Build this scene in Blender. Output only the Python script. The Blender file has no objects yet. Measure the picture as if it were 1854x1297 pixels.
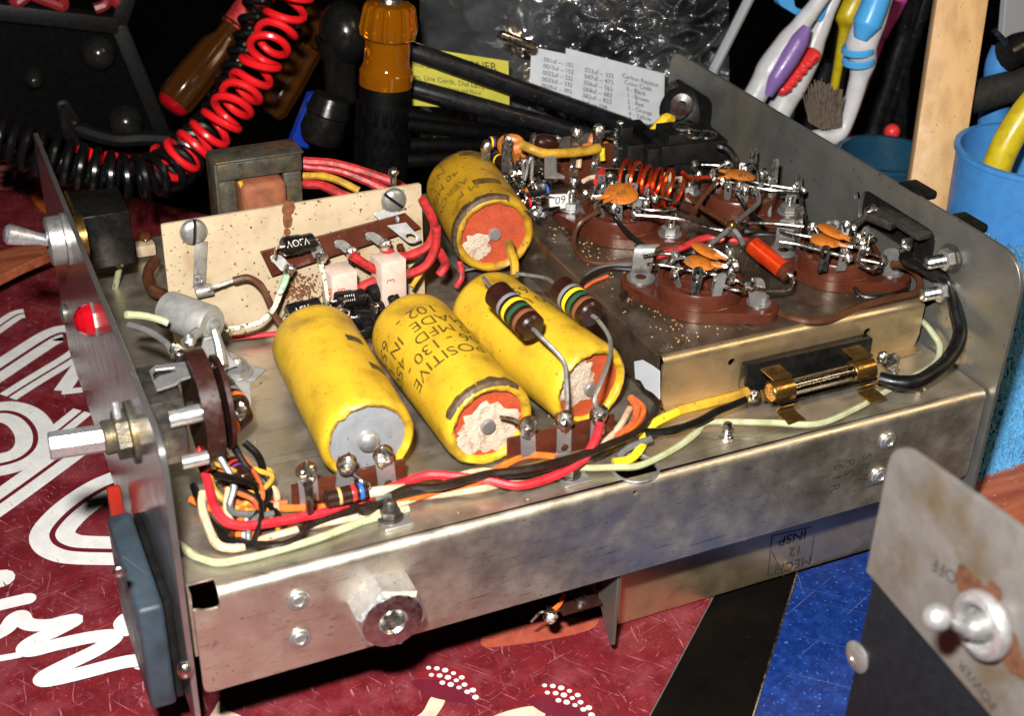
import bpy, bmesh, math, random
from mathutils import Vector, Matrix, noise
random.seed(7)
SC = bpy.context.scene
COL = SC.collection
S = 0.01                       # everything below is written in centimetres
V = Vector
PI = math.pi

# ------------------------------------------------------------------ camera
CAMPOS = V((-4.332, -29.527, 25.138))
YAW, PITCH, ROLL, FPX, FW, FH = 0.43937, 0.54063, 0.028, 2460.5, 1854.0, 1297.0
_f = V((math.sin(YAW)*math.cos(PITCH), math.cos(YAW)*math.cos(PITCH), -math.sin(PITCH)))
_r0 = V((math.cos(YAW), -math.sin(YAW), 0)); _u0 = _r0.cross(_f)
_r = _r0*math.cos(ROLL) + _u0*math.sin(ROLL)
_u = -_r0*math.sin(ROLL) + _u0*math.cos(ROLL)
cam = bpy.data.cameras.new('camera'); camo = bpy.data.objects.new('camera', cam); COL.objects.link(camo)
camo.matrix_world = Matrix(((_r.x, _u.x, -_f.x, CAMPOS.x*S), (_r.y, _u.y, -_f.y, CAMPOS.y*S), (_r.z, _u.z, -_f.z, CAMPOS.z*S), (0, 0, 0, 1)))
cam.sensor_width = 36; cam.lens = 36*FPX/FW; cam.clip_start = 0.02; cam.clip_end = 20
cam.dof.use_dof = True; cam.dof.focus_distance = 0.50; cam.dof.aperture_fstop = 20
SC.camera = camo

def at(px, py, ax, c):
    """the point of the plane ax = c that the photograph shows at px, py"""
    d = _f + _r*((px-927)/FPX) - _u*((py-648.5)/FPX)
    k = 'xyz'.index(ax)
    return CAMPOS + d*((c-CAMPOS[k])/d[k])

# ------------------------------------------------------------------ world, flash, exposure
w = bpy.data.worlds.new('World'); SC.world = w; w.use_nodes = True
w.node_tree.nodes['Background'].inputs[0].default_value = (1.0, 0.86, 0.70, 1)
w.node_tree.nodes['Background'].inputs[1].default_value = 0.004
def lamp(name, pos, aim, power, sx, sy, col):
    l = bpy.data.lights.new(name, 'AREA'); l.shape = 'RECTANGLE'; l.size = sx*S; l.size_y = sy*S
    l.energy = power; l.color = col
    o = bpy.data.objects.new(name, l); COL.objects.link(o)
    o.location = pos*S
    o.rotation_euler = (aim-pos).to_track_quat('-Z', 'Y').to_euler()
    return o
lamp('camera_flash', CAMPOS + _r*(-2.8) + _u*6.2, V((15, 8, 0)), 6.9, 2.8, 1.5, (1, 0.965, 0.91))
lamp('workbench_lamp', V((66, -36, 62)), V((16, 6, 0)), 1.9, 20, 20, (1, 0.70, 0.40))
SC.view_settings.view_transform = 'Standard'; SC.view_settings.look = 'None'
SC.view_settings.exposure = 0.0; SC.view_settings.gamma = 1
SC.view_settings.use_curve_mapping = False
SC.cycles.max_bounces = 8; SC.cycles.glossy_bounces = 4; SC.cycles.transmission_bounces = 8; SC.cycles.transparent_max_bounces = 12
SC.cycles.caustics_reflective = False; SC.cycles.caustics_refractive = False
try:
    SC.cycles.use_denoising = True
except Exception:
    pass

# ------------------------------------------------------------------ materials
def M(name, c, c2=None, metal=0.0, rough=0.5, ns=1.2, lo=.38, hi=.66, speck=None, ss=9., st=.66, bump=0.0, bs=14., scr=None, srot=0.4, sst=.64, coat=0.0, rv=.12, trans=0.0, ior=1.45, alpha=1.0, sub=0.0, stretch=None, spec=.5, warp=0.0, sang=None, dirt=None, ds=.35, dl=.5, dh=.7):
    m = bpy.data.materials.new(name); m.use_nodes = True
    nt = m.node_tree; N = nt.nodes; L = nt.links
    b = N['Principled BSDF']
    tc = N.new('ShaderNodeTexCoord')
    mp = N.new('ShaderNodeMapping'); mp.inputs['Scale'].default_value = (100, 100, 100)
    L.new(tc.outputs['Object'], mp.inputs['Vector'])
    def nz(scale, det=5, rough=.6, vec=None):
        n = N.new('ShaderNodeTexNoise'); n.inputs['Scale'].default_value = scale; n.inputs['Detail'].default_value = det
        n.inputs['Roughness'].default_value = rough
        L.new(vec or mp.outputs[0], n.inputs['Vector']); return n.outputs['Fac']
    def ramp(fac, a, bb):
        r = N.new('ShaderNodeMapRange'); r.inputs['From Min'].default_value = a; r.inputs['From Max'].default_value = bb
        L.new(fac, r.inputs['Value']); return r.outputs['Result']
    def mix(fac, a, bb):
        x = N.new('ShaderNodeMix'); x.data_type = 'RGBA'
        if isinstance(fac, float): x.inputs[0].default_value = fac
        else: L.new(fac, x.inputs[0])
        for s, k in ((a, 6), (bb, 7)):
            if isinstance(s, tuple): x.inputs[k].default_value = s if len(s) == 4 else s+(1,)
            else: L.new(s, x.inputs[k])
        return x.outputs[2]
    base = c+(1,)
    out = base
    if c2:
        vec = None
        if stretch:
            m2 = N.new('ShaderNodeMapping'); m2.inputs['Scale'].default_value = tuple(100*s for s in stretch)
            L.new(tc.outputs['Object'], m2.inputs['Vector']); vec = m2.outputs[0]
        out = mix(ramp(nz(ns, vec=vec), lo, hi), base, c2+(1,))
    if dirt: out = mix(ramp(nz(ds, 7, .65), dl, dh), out, dirt+(1,))
    if scr:
        tot = None
        for k, (ang, sc) in enumerate(zip(sang or (srot, srot+1.9, srot+.75), (2.2, 3.1, 1.5))):
            m0 = N.new('ShaderNodeMapping'); m0.inputs['Rotation'].default_value = (0, 0, ang)
            L.new(mp.outputs[0], m0.inputs['Vector'])
            m2 = N.new('ShaderNodeMapping'); m2.inputs['Scale'].default_value = (.16, 7*sc, 7*sc)
            m2.inputs['Location'].default_value = (k*3.1, k*7.7, 0)
            if warp:
                wn = N.new('ShaderNodeTexNoise'); wn.inputs['Scale'].default_value = .22+.1*k; wn.inputs['Detail'].default_value = 2; L.new(mp.outputs[0], wn.inputs['Vector'])
                wv = N.new('ShaderNodeVectorMath'); wv.operation = 'MULTIPLY_ADD'; wv.inputs[1].default_value = (warp*14,)*3
                L.new(wn.outputs['Color'], wv.inputs[0]); L.new(m0.outputs[0], wv.inputs[2]); L.new(wv.outputs[0], m2.inputs['Vector'])
            else: L.new(m0.outputs[0], m2.inputs['Vector'])
            s_ = ramp(nz(1.0, 3, .55, m2.outputs[0]), sst, sst+.05)
            if tot is None: tot = s_
            else:
                a_ = N.new('ShaderNodeMath'); a_.operation = 'MAXIMUM'; L.new(tot, a_.inputs[0]); L.new(s_, a_.inputs[1]); tot = a_.outputs[0]
        out = mix(tot, out, scr+(1,))
    if speck:
        out = mix(ramp(nz(ss, 3, .5), st, st+.04), out, speck+(1,))
    if isinstance(out, tuple): b.inputs['Base Color'].default_value = out
    else: L.new(out, b.inputs['Base Color'])
    b.inputs['Metallic'].default_value = metal
    if rv:
        r = N.new('ShaderNodeMapRange'); r.inputs['To Min'].default_value = max(.03, rough-rv); r.inputs['To Max'].default_value = min(1, rough+rv)
        r.inputs['From Min'].default_value = .3; r.inputs['From Max'].default_value = .7
        L.new(nz(max(1.0, ns*1.7), 4), r.inputs['Value']); L.new(r.outputs[0], b.inputs['Roughness'])
    else: b.inputs['Roughness'].default_value = rough
    if bump:
        bp = N.new('ShaderNodeBump'); bp.inputs['Strength'].default_value = bump; bp.inputs['Distance'].default_value = .0006
        L.new(nz(bs, 4), bp.inputs['Height']); L.new(bp.outputs[0], b.inputs['Normal'])
    b.inputs['Coat Weight'].default_value = coat; b.inputs['Coat Roughness'].default_value = .12
    b.inputs['Transmission Weight'].default_value = trans; b.inputs['IOR'].default_value = ior
    b.inputs['Specular IOR Level'].default_value = spec
    if sub:
        b.inputs['Subsurface Weight'].default_value = sub; b.inputs['Subsurface Radius'].default_value = (.003, .002, .0015)
    return m

mt = {}
def D(key, *a, **k): mt[key] = M(key, *a, **k)
D('chassis_metal', (.74, .67, .56), (.66, .59, .485), metal=.97, rough=.43, ns=.35, speck=(.06, .035, .02), ss=13, st=.705, bump=.10, bs=26, scr=(.34, .30, .24), sst=.655, rv=.09, dirt=(.58, .50, .395), ds=1.1, dl=.55, dh=.82, sang=(.03, -.06, .5), coat=.22)
D('subchassis_top', (.24, .18, .13), (.12, .085, .06), metal=.82, rough=.34, ns=.6, speck=(.5, .38, .2), ss=12, st=.705, bump=.14, bs=11, scr=(.34, .28, .2), sst=.68, dirt=(.055, .035, .022), ds=.5, dl=.48, dh=.72, coat=.15)
D('gold_metal', (.68, .53, .32), (.57, .435, .25), metal=.94, rough=.42, ns=.6, speck=(.08, .045, .02), ss=12, st=.695, bump=.12, bs=14, dirt=(.36, .26, .15), ds=.7, dl=.56, dh=.82, scr=(.66, .53, .34), sst=.67, sang=(.02, -.05, .6), rv=.08, coat=.2)
D('front_steel', (.36, .35, .35), (.30, .29, .29), metal=.86, rough=.19, ns=.8, bump=.05, bs=30, stretch=(.2, .2, 1.2), rv=.05, scr=(.5, .5, .5), sst=.70)
D('rear_steel', (.175, .175, .165), (.13, .13, .122), metal=.65, rough=.38, ns=.55, speck=(.05, .03, .02), ss=5, st=.70, bump=.1, bs=30, dirt=(.22, .20, .14), ds=.3, dl=.52, dh=.72, scr=(.24, .24, .22), sst=.72)
D('switch_plate', (.150, .141, .133), (.112, .104, .095), metal=.35, rough=.5, ns=.9, bump=.2, bs=22, dirt=(.095, .068, .036), ds=.5, dl=.50, dh=.72, speck=(.055, .04, .025), ss=16, st=.67, scr=(.17, .16, .15), sst=.71)
D('bright_metal', (.74, .73, .71), (.55, .54, .52), metal=1, rough=.27, ns=3, bump=.06, bs=12)
D('satin_metal', (.60, .60, .615), (.42, .42, .43), metal=.82, rough=.36, ns=2.2, bump=.12, bs=11, speck=(.2, .17, .14), ss=9, st=.70)
D('dull_metal', (.42, .42, .41), (.30, .30, .29), metal=.8, rough=.40, ns=2.5, bump=.1, bs=16, speck=(.14, .07, .03), ss=7, st=.69)
D('grey_zinc', (.33, .33, .325), (.24, .24, .235), metal=.45, rough=.48, ns=2.2, bump=.1, bs=18)
D('dark_steel', (.13, .12, .11), (.07, .06, .05), metal=.8, rough=.38, ns=3, bump=.1, bs=14)
D('solder', (.74, .73, .70), (.36, .32, .27), metal=1.0, rough=.30, ns=3.5, lo=.45, hi=.7, bump=.08, bs=8, speck=(.05, .02, .008), ss=4, st=.66)
D('flux', (.07, .022, .008), (.03, .010, .005), rough=.18, ns=5)
D('bare_wire', (.72, .69, .64), (.5, .47, .42), metal=1, rough=.24, ns=5)
D('brass', (.30, .18, .05), (.16, .085, .025), metal=.9, rough=.30, ns=2.2, bump=.05)
D('rust', (.17, .06, .018), (.085, .028, .010), rough=.85, ns=5, bump=.4, bs=16)
D('cap_yellow', (.53, .330, .018), (.43, .258, .013), rough=.44, ns=.7, speck=(.15, .085, .012), ss=9, st=.675, bump=.32, bs=3.2, dirt=(.23, .13, .013), ds=.75, dl=.52, dh=.74, scr=(.24, .15, .02), sst=.705)
D('cap_yellow_dirty', (.44, .245, .012), (.34, .185, .009), rough=.45, ns=.9, speck=(.05, .03, .008), ss=4.5, st=.66, bump=.22, bs=8, dirt=(.13, .066, .009), ds=.75, dl=.50, dh=.70)
D('charred', (.035, .022, .012), (.10, .06, .02), rough=.6, ns=4, bump=.4, bs=9)
D('cap_board', (.40, .065, .022), (.31, .045, .018), rough=.55, ns=2, speck=(.16, .02, .01), ss=14, st=.63, bump=.3, bs=28)
D('cap_alu', (.27, .28, .30), (.22, .23, .25), metal=.25, rough=.45, ns=2.2, speck=(.12, .11, .10), ss=9, st=.68, bump=.06)
D('crystal', (.52, .43, .335), (.27, .12, .065), rough=.85, ns=3, lo=.50, hi=.72, bump=.9, bs=22)
D('ink', (.055, .034, .008), (.14, .088, .010), rough=.6, ns=5)
D('ink_faint', (.13, .075, .012), (.22, .13, .012), rough=.6, ns=4)
D('ink_black', (.012, .012, .012), (.04, .04, .035), rough=.6, ns=6)
D('ink_grey', (.05, .05, .048), (.10, .10, .095), rough=.6, ns=6)
D('ink_red', (.55, .06, .03), rough=.6)
D('ink_white', (.5, .5, .48), (.2, .2, .19), rough=.6, ns=5)
D('cream_plate', (.42, .335, .225), (.34, .265, .172), rough=.5, ns=.7, speck=(.06, .026, .008), ss=7.5, st=.655, bump=.06, dirt=(.28, .17, .075), ds=.7, dl=.56, dh=.80)
D('phenolic', (.075, .019, .010), (.052, .013, .007), rough=.25, ns=1.6, speck=(.25, .13, .06), ss=8, st=.735, bump=.05, rv=.08)
D('phenolic_dark', (.028, .008, .006), (.018, .006, .005), rough=.34, ns=3)
D('black_plastic', (.0045, .0045, .0045), (.008, .0075, .007), rough=.26, ns=2, speck=(.10, .09, .08), ss=12, st=.735, bump=.08, spec=.35)
D('black_matte', (.004, .004, .004), (.009, .009, .009), rough=.5, ns=2, bump=.1, spec=.2)
D('rubber_grey', (.022, .022, .022), (.014, .014, .014), rough=.6, ns=3, bump=.15, spec=.3)
D('ceramic_orange', (.40, .125, .016), (.31, .085, .010), rough=.40, ns=4, speck=(.12, .04, .01), ss=8, st=.66, bump=.08)
D('carbon_brown', (.024, .0075, .005), (.016, .005, .0035), rough=.28, ns=3, rv=.06)
for k, c in dict(yellow=(.75, .55, .02), green=(.015, .07, .03), brown=(.16, .06, .025), grey=(.16, .16, .17), orange=(.75, .13, .01), red=(.55, .02, .02), blue=(.02, .10, .40), violet=(.10, .04, .16), gold=(.5, .30, .10)).items():
    D('band_'+k, c, rough=.32)
def wm(key, c, c2=None, rough=.34, ns=1.6, **k): D('wire_'+key, c, c2 or tuple(x*.48 for x in c), rough=rough, ns=ns, bump=.10, **dict(dict(lo=.42, hi=.74, speck=tuple(x*.22 for x in c), ss=7, st=.675), **k))
wm('red', (.55, .018, .028)); wm('red_dirty', (.40, .020, .022), (.10, .015, .013), rough=.5, ns=3, lo=.45, hi=.68)
wm('orange', (.68, .13, .018)); wm('orange_dull', (.50, .10, .03))
wm('yellow', (.78, .52, .02)); wm('yellow_dirty', (.46, .26, .02), (.20, .11, .015), rough=.5)
wm('cream', (.56, .42, .28), (.40, .24, .13), rough=.5, ns=2.5, lo=.42, hi=.68, speck=(.12, .06, .03), ss=6, st=.68); wm('pale_green', (.36, .39, .235), (.26, .26, .13), lo=.45, hi=.7, speck=(.08, .07, .04), ss=6, st=.67)
wm('black', (.005, .0045, .0045), spec=.35); wm('brown', (.016, .009, .006), spec=.4); wm('darkbrown', (.07, .025, .010), (.03, .012, .006))
wm('greywire', (.10, .10, .10)); wm('cloth', (.62, .58, .42), (.05, .05, .03), rough=.75, ns=5, lo=.54, hi=.60)
mt['wire_cloth'].node_tree.nodes
D('copper_red', (.75, .085, .018), (.60, .05, .012), metal=.85, rough=.24, ns=3)
D('copper_wound', (.70, .058, .008), (.48, .030, .005), metal=.55, rough=.24, ns=2, coat=.5)
D('glass', (1, 1, 1), rough=.02, trans=1.0, rv=0, ior=1.45)
D('red_jewel', (.62, .006, .016), rough=.06, trans=.5, rv=0, ior=1.5, coat=.5)
D('bluegrey_plastic', (.034, .050, .066), (.026, .039, .053), rough=.42, ns=1.4, bump=.25, bs=40, speck=(.10, .11, .12), ss=12, st=.71, dirt=(.02, .024, .03), ds=.7, dl=.5, dh=.75, scr=(.08, .095, .11), sst=.70)
D('red_plastic', (.28, .018, .010), rough=.35)
D('paper_brown', (.26, .085, .035), (.16, .05, .022), rough=.7, ns=1.6, bump=.35, bs=5)
D('stain_brown', (.085, .030, .010), (.045, .016, .006), rough=.8, ns=4, lo=.4, hi=.62, bump=.3, bs=16)
D('lamination', (.105, .095, .072), (.055, .05, .036), metal=.5, rough=.42, ns=2, bump=.3, bs=8, dirt=(.15, .10, .035), ds=1.2, dl=.54, dh=.68)
D('board_red', (.142, .0115, .016), (.095, .0080, .012), rough=.34, ns=1.3, scr=(.33, .115, .135), sst=.655, srot=.95, dirt=(.22, .050, .062), ds=.7, dl=.46, dh=.82, speck=(.27, .09, .10), ss=22, st=.68, warp=.07, bump=.12, bs=30)
D('board_core', (.62, .60, .58), (.5, .48, .46), rough=.7, ns=5, bump=.3)
D('patina', (.10, .35, .22), (.45, .5, .35), rough=.7, ns=4)
D('print_white', (.70, .70, .69), (.60, .59, .59), rough=.4, ns=1.2, speck=(.35, .14, .16), ss=11, st=.675, scr=(.45, .25, .26), sst=.69, warp=.2)
D('print_maroon', (.12, .010, .018), rough=.4)
D('print_salmon', (.36, .075, .042), (.27, .052, .033), rough=.4, ns=2, scr=(.45, .2, .18), sst=.66)
D('print_orange', (.45, .11, .012), (.33, .07, .01), rough=.4, ns=1)
D('print_pink', (.55, .18, .17), rough=.45)
D('print_beige', (.60, .47, .36), (.50, .36, .27), rough=.45, ns=1)
D('print_redglow', (.20, .012, .018), (.15, .010, .016), rough=.4, ns=1)
D('print_plum', (.125, .010, .024), (.10, .009, .020), rough=.4)
D('table_black', (.0025, .0022, .002), (.0045, .0035, .003), rough=.42, ns=.6, speck=(.10, .10, .09), ss=7, st=.735, spec=.08)
D('blue_metallic', (.006, .027, .17), (.013, .055, .29), metal=.35, rough=.33, ns=2.4, lo=.45, hi=.7, speck=(.05, .17, .6), ss=7, st=.64, scr=(.12, .18, .36), sst=.685, srot=2.0, bump=.1)
D('case_black', (.0040, .0055, .0080), (.006, .0078, .0105), rough=.5, ns=3, bump=.1, bs=30, spec=.25)
D('wood', (.46, .285, .125), (.35, .20, .08), rough=.55, ns=1.0, stretch=(1.6, 1.6, .12), speck=(.2, .11, .045), ss=7, st=.69, bump=.12, bs=6)
D('wood_dark', (.34, .10, .045), (.20, .05, .02), rough=.4, ns=1.2, stretch=(.25, 2.5, 1), speck=(.5, .3, .2), ss=5, st=.68)
D('blue_plastic', (.045, .19, .46), (.038, .165, .41), rough=.45, ns=2, speck=(.10, .28, .5), ss=10, st=.70)
D('teal_plastic', (.008, .040, .075), rough=.35)
D('light_blue_plastic', (.06, .30, .62), rough=.3)
D('white_plastic', (.50, .50, .52), (.43, .43, .45), rough=.34, ns=2, bump=.05)
D('violet_plastic', (.20, .115, .33), (.17, .10, .29), rough=.35, ns=2)
D('magenta_plastic', (.42, .06, .30), rough=.35)
D('red_rubber', (.60, .03, .03), rough=.35)
D('yellow_plastic', (.46, .36, .012), (.36, .27, .01), rough=.35, ns=2)
D('bristle', (.15, .115, .08), (.075, .06, .045), rough=.8, ns=5)
D('towel', (.085, .31, .57), (.06, .24, .48), rough=.9, ns=1.1, bump=.5, bs=12)
D('grey_plastic', (.28, .29, .31), rough=.4)
D('amber', (.88, .27, .006), rough=.05, trans=.85, rv=0, ior=1.46)
D('amber_dark', (.045, .015, .003), rough=.16, trans=.1, rv=0, spec=.4)
D('cord_red', (.62, .010, .014), rough=.30, rv=.04)
D('cord_black', (.0035, .0035, .004), rough=.25, rv=.04, spec=.45)
D('vinyl_black', (.0011, .0011, .0013), (.0028, .0028, .0028), rough=.5, ns=3, bump=.4, bs=16, spec=.05)
D('edge_grey', (.007, .007, .007), (.004, .004, .004), rough=.5, ns=3, bump=.2, spec=.2)
D('rubber_dome', (.022, .021, .019), (.012, .011, .010), metal=.4, rough=.2, ns=2)
D('card_yellow', (.46, .42, .06), (.40, .36, .05), rough=.5, ns=1)
D('paper_white', (.46, .49, .53), (.40, .43, .47), rough=.55, ns=1)
D('tube_black', (.0045, .0045, .0055), (.010, .010, .012), rough=.36, ns=1.5, speck=(.12, .12, .13), ss=9, st=.69, spec=.28)
D('deep_blue', (.006, .03, .28), rough=.3)
# thin crumpled film: mostly see-through, with a soft grey sheen
m = bpy.data.materials.new('plastic_film'); m.use_nodes = True; nt = m.node_tree; N = nt.nodes; L = nt.links
N.remove(N['Principled BSDF'])
tr = N.new('ShaderNodeBsdfTransparent'); gl = N.new('ShaderNodeBsdfGlossy'); df = N.new('ShaderNodeBsdfDiffuse')
gl.inputs['Roughness'].default_value = .16; gl.inputs['Color'].default_value = (.9, .92, .95, 1)
df.inputs['Color'].default_value = (.55, .58, .62, 1)
m1 = N.new('ShaderNodeMixShader'); m2 = N.new('ShaderNodeMixShader'); m1.inputs[0].default_value = .80; m2.inputs[0].default_value = .3
fn_ = N.new('ShaderNodeTexNoise'); fn_.inputs['Scale'].default_value = 22; fn_.inputs['Detail'].default_value = 4
fr_ = N.new('ShaderNodeMapRange'); fr_.inputs['From Min'].default_value = .35; fr_.inputs['From Max'].default_value = .7; fr_.inputs['To Min'].default_value = .10; fr_.inputs['To Max'].default_value = .50
tx_ = N.new('ShaderNodeTexCoord'); L.new(tx_.outputs['Object'], fn_.inputs['Vector']); L.new(fn_.outputs['Fac'], fr_.inputs['Value']); L.new(fr_.outputs[0], m2.inputs[0])
L.new(df.outputs[0], m1.inputs[1]); L.new(gl.outputs[0], m1.inputs[2]); L.new(tr.outputs[0], m2.inputs[1]); L.new(m1.outputs[0], m2.inputs[2])
L.new(m2.outputs[0], N['Material Output'].inputs[0]); mt['plastic_film'] = m

# ------------------------------------------------------------------ mesh building
def circle(cx, cy, r, n=20, a0=0): return [(cx+r*math.cos(a0+2*PI*i/n), cy+r*math.sin(a0+2*PI*i/n)) for i in range(n)]
def rpoly(pts, rad, n=4):
    out = []; k = len(pts)
    rads = rad if isinstance(rad, (list, tuple)) else [rad]*k
    for i in range(k):
        p = V(pts[i]).to_2d() if len(pts[i]) == 2 else V(pts[i]); a = V(pts[i-1]); b = V(pts[(i+1) % k]); r = rads[i]
        if r <= 0: out.append(tuple(p)); continue
        da = (a-p); db = (b-p); la, lb = da.length, db.length; da.normalize(); db.normalize()
        t = min(r, la*.49, lb*.49)
        p0, p1 = p+da*t, p+db*t
        for j in range(n+1):
            s = j/n; out.append(tuple(p0*(1-s)**2 + p*2*s*(1-s) + p1*s*s))
    return out
def hull2(pts):
    pts = sorted(set((round(x, 5), round(y, 5)) for x, y in pts))
    def half(ps):
        h = []
        for p in ps:
            while len(h) > 1 and (h[-1][0]-h[-2][0])*(p[1]-h[-2][1]) - (h[-1][1]-h[-2][1])*(p[0]-h[-2][0]) <= 0: h.pop()
            h.append(p)
        return h
    return half(pts)[:-1] + half(pts[::-1])[:-1]
def frame(a, up=None):
    a = V(a).normalized()
    up = V(up) if up else (V((0, 0, 1)) if abs(a.z) < .9 else V((1, 0, 0)))
    u = up.cross(a)
    if u.length < 1e-5: u = V((1, 0, 0)).cross(a)
    u.normalize(); v = a.cross(u).normalized()
    return u, v, a
def catmull(P, k=6, closed=False):
    P = [V(p) for p in P]
    if len(P) < 3: return [P[0].lerp(P[-1], i/k) for i in range(k+1)]
    out = []; n = len(P)
    for i in range(n if closed else n-1):
        p1, p2 = P[i], P[(i+1) % n]
        p0 = P[i-1] if (i > 0 or closed) else p1*2-p2
        p3 = P[(i+2) % n] if (i+2 < n or closed) else p2*2-p1
        for j in range(k):
            t = j/k
            out.append(.5*((2*p1)+(p2-p0)*t+(2*p0-5*p1+4*p2-p3)*t*t+(3*p1-p0-3*p2+p3)*t**3))
    if not closed: out.append(P[-1])
    return out
_txt = {}
def text2d(s, size):
    key = (s, size)
    if key in _txt: return _txt[key]
    cu = bpy.data.curves.new('t', 'FONT'); cu.body = s; cu.size = size; cu.resolution_u = 3
    ob = bpy.data.objects.new('t', cu); COL.objects.link(ob)
    dg = bpy.context.evaluated_depsgraph_get(); dg.update()
    me = bpy.data.meshes.new_from_object(ob.evaluated_get(dg))
    vs = [(v.co.x, v.co.y) for v in me.vertices]; fs = [tuple(p.vertices) for p in me.polygons]
    bpy.data.objects.remove(ob); bpy.data.curves.remove(cu); bpy.data.meshes.remove(me)
    wd = max([x for x, y in vs] or [0])
    _txt[key] = (vs, fs, wd); return _txt[key]

class G:
    def __init__(s): s.v = []; s.f = []; s.m = []
    def add(s, vs, fs, mi=0):
        o = len(s.v); s.v += [tuple(x) for x in vs]; s.f += [tuple(i+o for i in f) for f in fs]; s.m += [mi]*len(fs); return s
    def bm(s, b, mi=0):
        b.verts.ensure_lookup_table(); b.verts.index_update()
        s.add([v.co.copy() for v in b.verts], [[v.index for v in f.verts] for f in b.faces], mi); b.free(); return s
    def box(s, c, size, u=(1, 0, 0), v=(0, 1, 0), bev=0, mi=0, seg=2):
        u = V(u).normalized(); v = V(v); w_ = u.cross(v).normalized(); v = w_.cross(u)
        b = bmesh.new(); bmesh.ops.create_cube(b, size=1)
        for x in b.verts: x.co = V((x.co.x*size[0], x.co.y*size[1], x.co.z*size[2]))
        if bev: bmesh.ops.bevel(b, geom=b.edges[:], offset=bev, segments=seg, affect='EDGES', profile=.5)
        for x in b.verts: x.co = V(c)+u*x.co.x+v*x.co.y+w_*x.co.z
        return s.bm(b, mi)
    def lathe(s, o, a, prof, n=24, mi=0, up=None, jit=None):
        u, v, a = frame(a, up); o = V(o); vs = []; fs = []; rows = []
        for k, (r, h) in enumerate(prof):
            if abs(r) < 1e-6: rows.append([len(vs)]); vs.append(o+a*h)
            else:
                rows.append(list(range(len(vs), len(vs)+n)))
                for i in range(n):
                    t = 2*PI*i/n; rr, hh = r, h
                    if jit: rr, hh = jit(k, t, r, h)
                    vs.append(o+a*hh+(u*math.cos(t)+v*math.sin(t))*rr)
        for k in range(len(rows)-1):
            A, B = rows[k], rows[k+1]
            for i in range(n):
                j = (i+1) % n
                if len(A) == 1 and len(B) == 1: continue
                if len(A) == 1: fs.append((A[0], B[j], B[i]))
                elif len(B) == 1: fs.append((A[i], A[j], B[0]))
                else: fs.append((A[i], A[j], B[j], B[i]))
        return s.add(vs, fs, mi)
    def cyl(s, a, b, r, r2=None, n=16, mi=0, bev=0):
        a, b = V(a), V(b); h = (b-a).length; r2 = r if r2 is None else r2
        pr = [(0, 0), (r-bev, 0), (r, bev), (r2, h-bev), (r2-bev, h), (0, h)] if bev else [(0, 0), (r, 0), (r2, h), (0, h)]
        return s.lathe(a, b-a, pr, n, mi)
    def nut(s, c, a, r, h, mi=0, hole=0, up=None):
        b = max(.03, h*.14)
        pr = [(hole, 0), (r-b, 0), (r, b*.6), (r, h-b*.6), (r-b, h), (hole, h)]
        s.lathe(c, a, pr, 6, mi, up); return s
    def tube(s, P, r, n=8, mi=0, k=6, smooth=True, cap=True, closed=False):
        P = catmull(P, k, closed) if smooth else [V(p) for p in P]
        Q = [P[0]]
        for p in P[1:]:
            if (p-Q[-1]).length > 1e-4: Q.append(p)
        P = Q; m_ = len(P); vs = []; fs = []
        t = (P[1]-P[0]).normalized(); u, v, _ = frame(t)
        for i, p in enumerate(P):
            if closed: nt_ = (P[(i+1) % m_]-P[i-1])
            else: nt_ = (P[min(i+1, m_-1)]-P[max(i-1, 0)])
            if nt_.length < 1e-7: nt_ = t.copy()
            nt_.normalize()
            q = t.rotation_difference(nt_); u = q @ u; t = nt_
            u = (u-t*u.dot(t)).normalized(); v = t.cross(u)
            rr = r(i/(m_-1)) if callable(r) else r
            for j in range(n):
                an = 2*PI*j/n; vs.append(p+(u*math.cos(an)+v*math.sin(an))*rr)
        for i in range(m_-1 if not closed else m_):
            for j in range(n):
                a0, b0 = i*n+j, i*n+(j+1) % n; i2 = (i+1) % m_
                fs.append((a0, b0, i2*n+(j+1) % n, i2*n+j))
        if cap and not closed: fs.append(tuple(range(n))[::-1]); fs.append(tuple((m_-1)*n+j for j in range(n)))
        return s.add(vs, fs, mi)
    def ball(s, c, r, mi=0, seg=12, rings=8, amp=0.0, fr=2.0, a=(0, 0, 1)):
        r = (r, r, r) if isinstance(r, (int, float)) else r
        u, v, a = frame(a); c = V(c); b = bmesh.new(); bmesh.ops.create_uvsphere(b, u_segments=seg, v_segments=rings, radius=1)
        sd = V((random.random()*50, random.random()*50, 0))
        for x in b.verts:
            d = x.co.copy(); k = 1+amp*noise.noise(d*fr+sd) if amp else 1
            x.co = c+(u*d.x*r[0]+v*d.y*r[1]+a*d.z*r[2])*k
        return s.bm(b, mi)
    def plate(s, out, holes, o, u, v, th, mi=0, bev=0):
        o, u, v = V(o), V(u).normalized(), V(v).normalized(); w_ = u.cross(v)
        b = bmesh.new(); es = []
        for lp in [out]+list(holes):
            vs = [b.verts.new((x, y, 0)) for x, y in lp]
            es += [b.edges.new((vs[i], vs[(i+1) % len(vs)])) for i in range(len(vs))]
        bmesh.ops.triangle_fill(b, use_beauty=True, use_dissolve=False, edges=es)
        ex = bmesh.ops.extrude_face_region(b, geom=b.faces[:])
        for x in ex['geom']:
            if isinstance(x, bmesh.types.BMVert): x.co.z += th
        bmesh.ops.recalc_face_normals(b, faces=b.faces[:])
        if bev:
            ed = [e for e in b.edges if len(e.link_faces) == 2 and e.calc_face_angle() > 1.0 and abs(e.verts[0].co.z-e.verts[1].co.z) < 1e-6]
            try: bmesh.ops.bevel(b, geom=ed, offset=bev, segments=1, affect='EDGES', clamp_overlap=True)
            except Exception: pass
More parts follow.
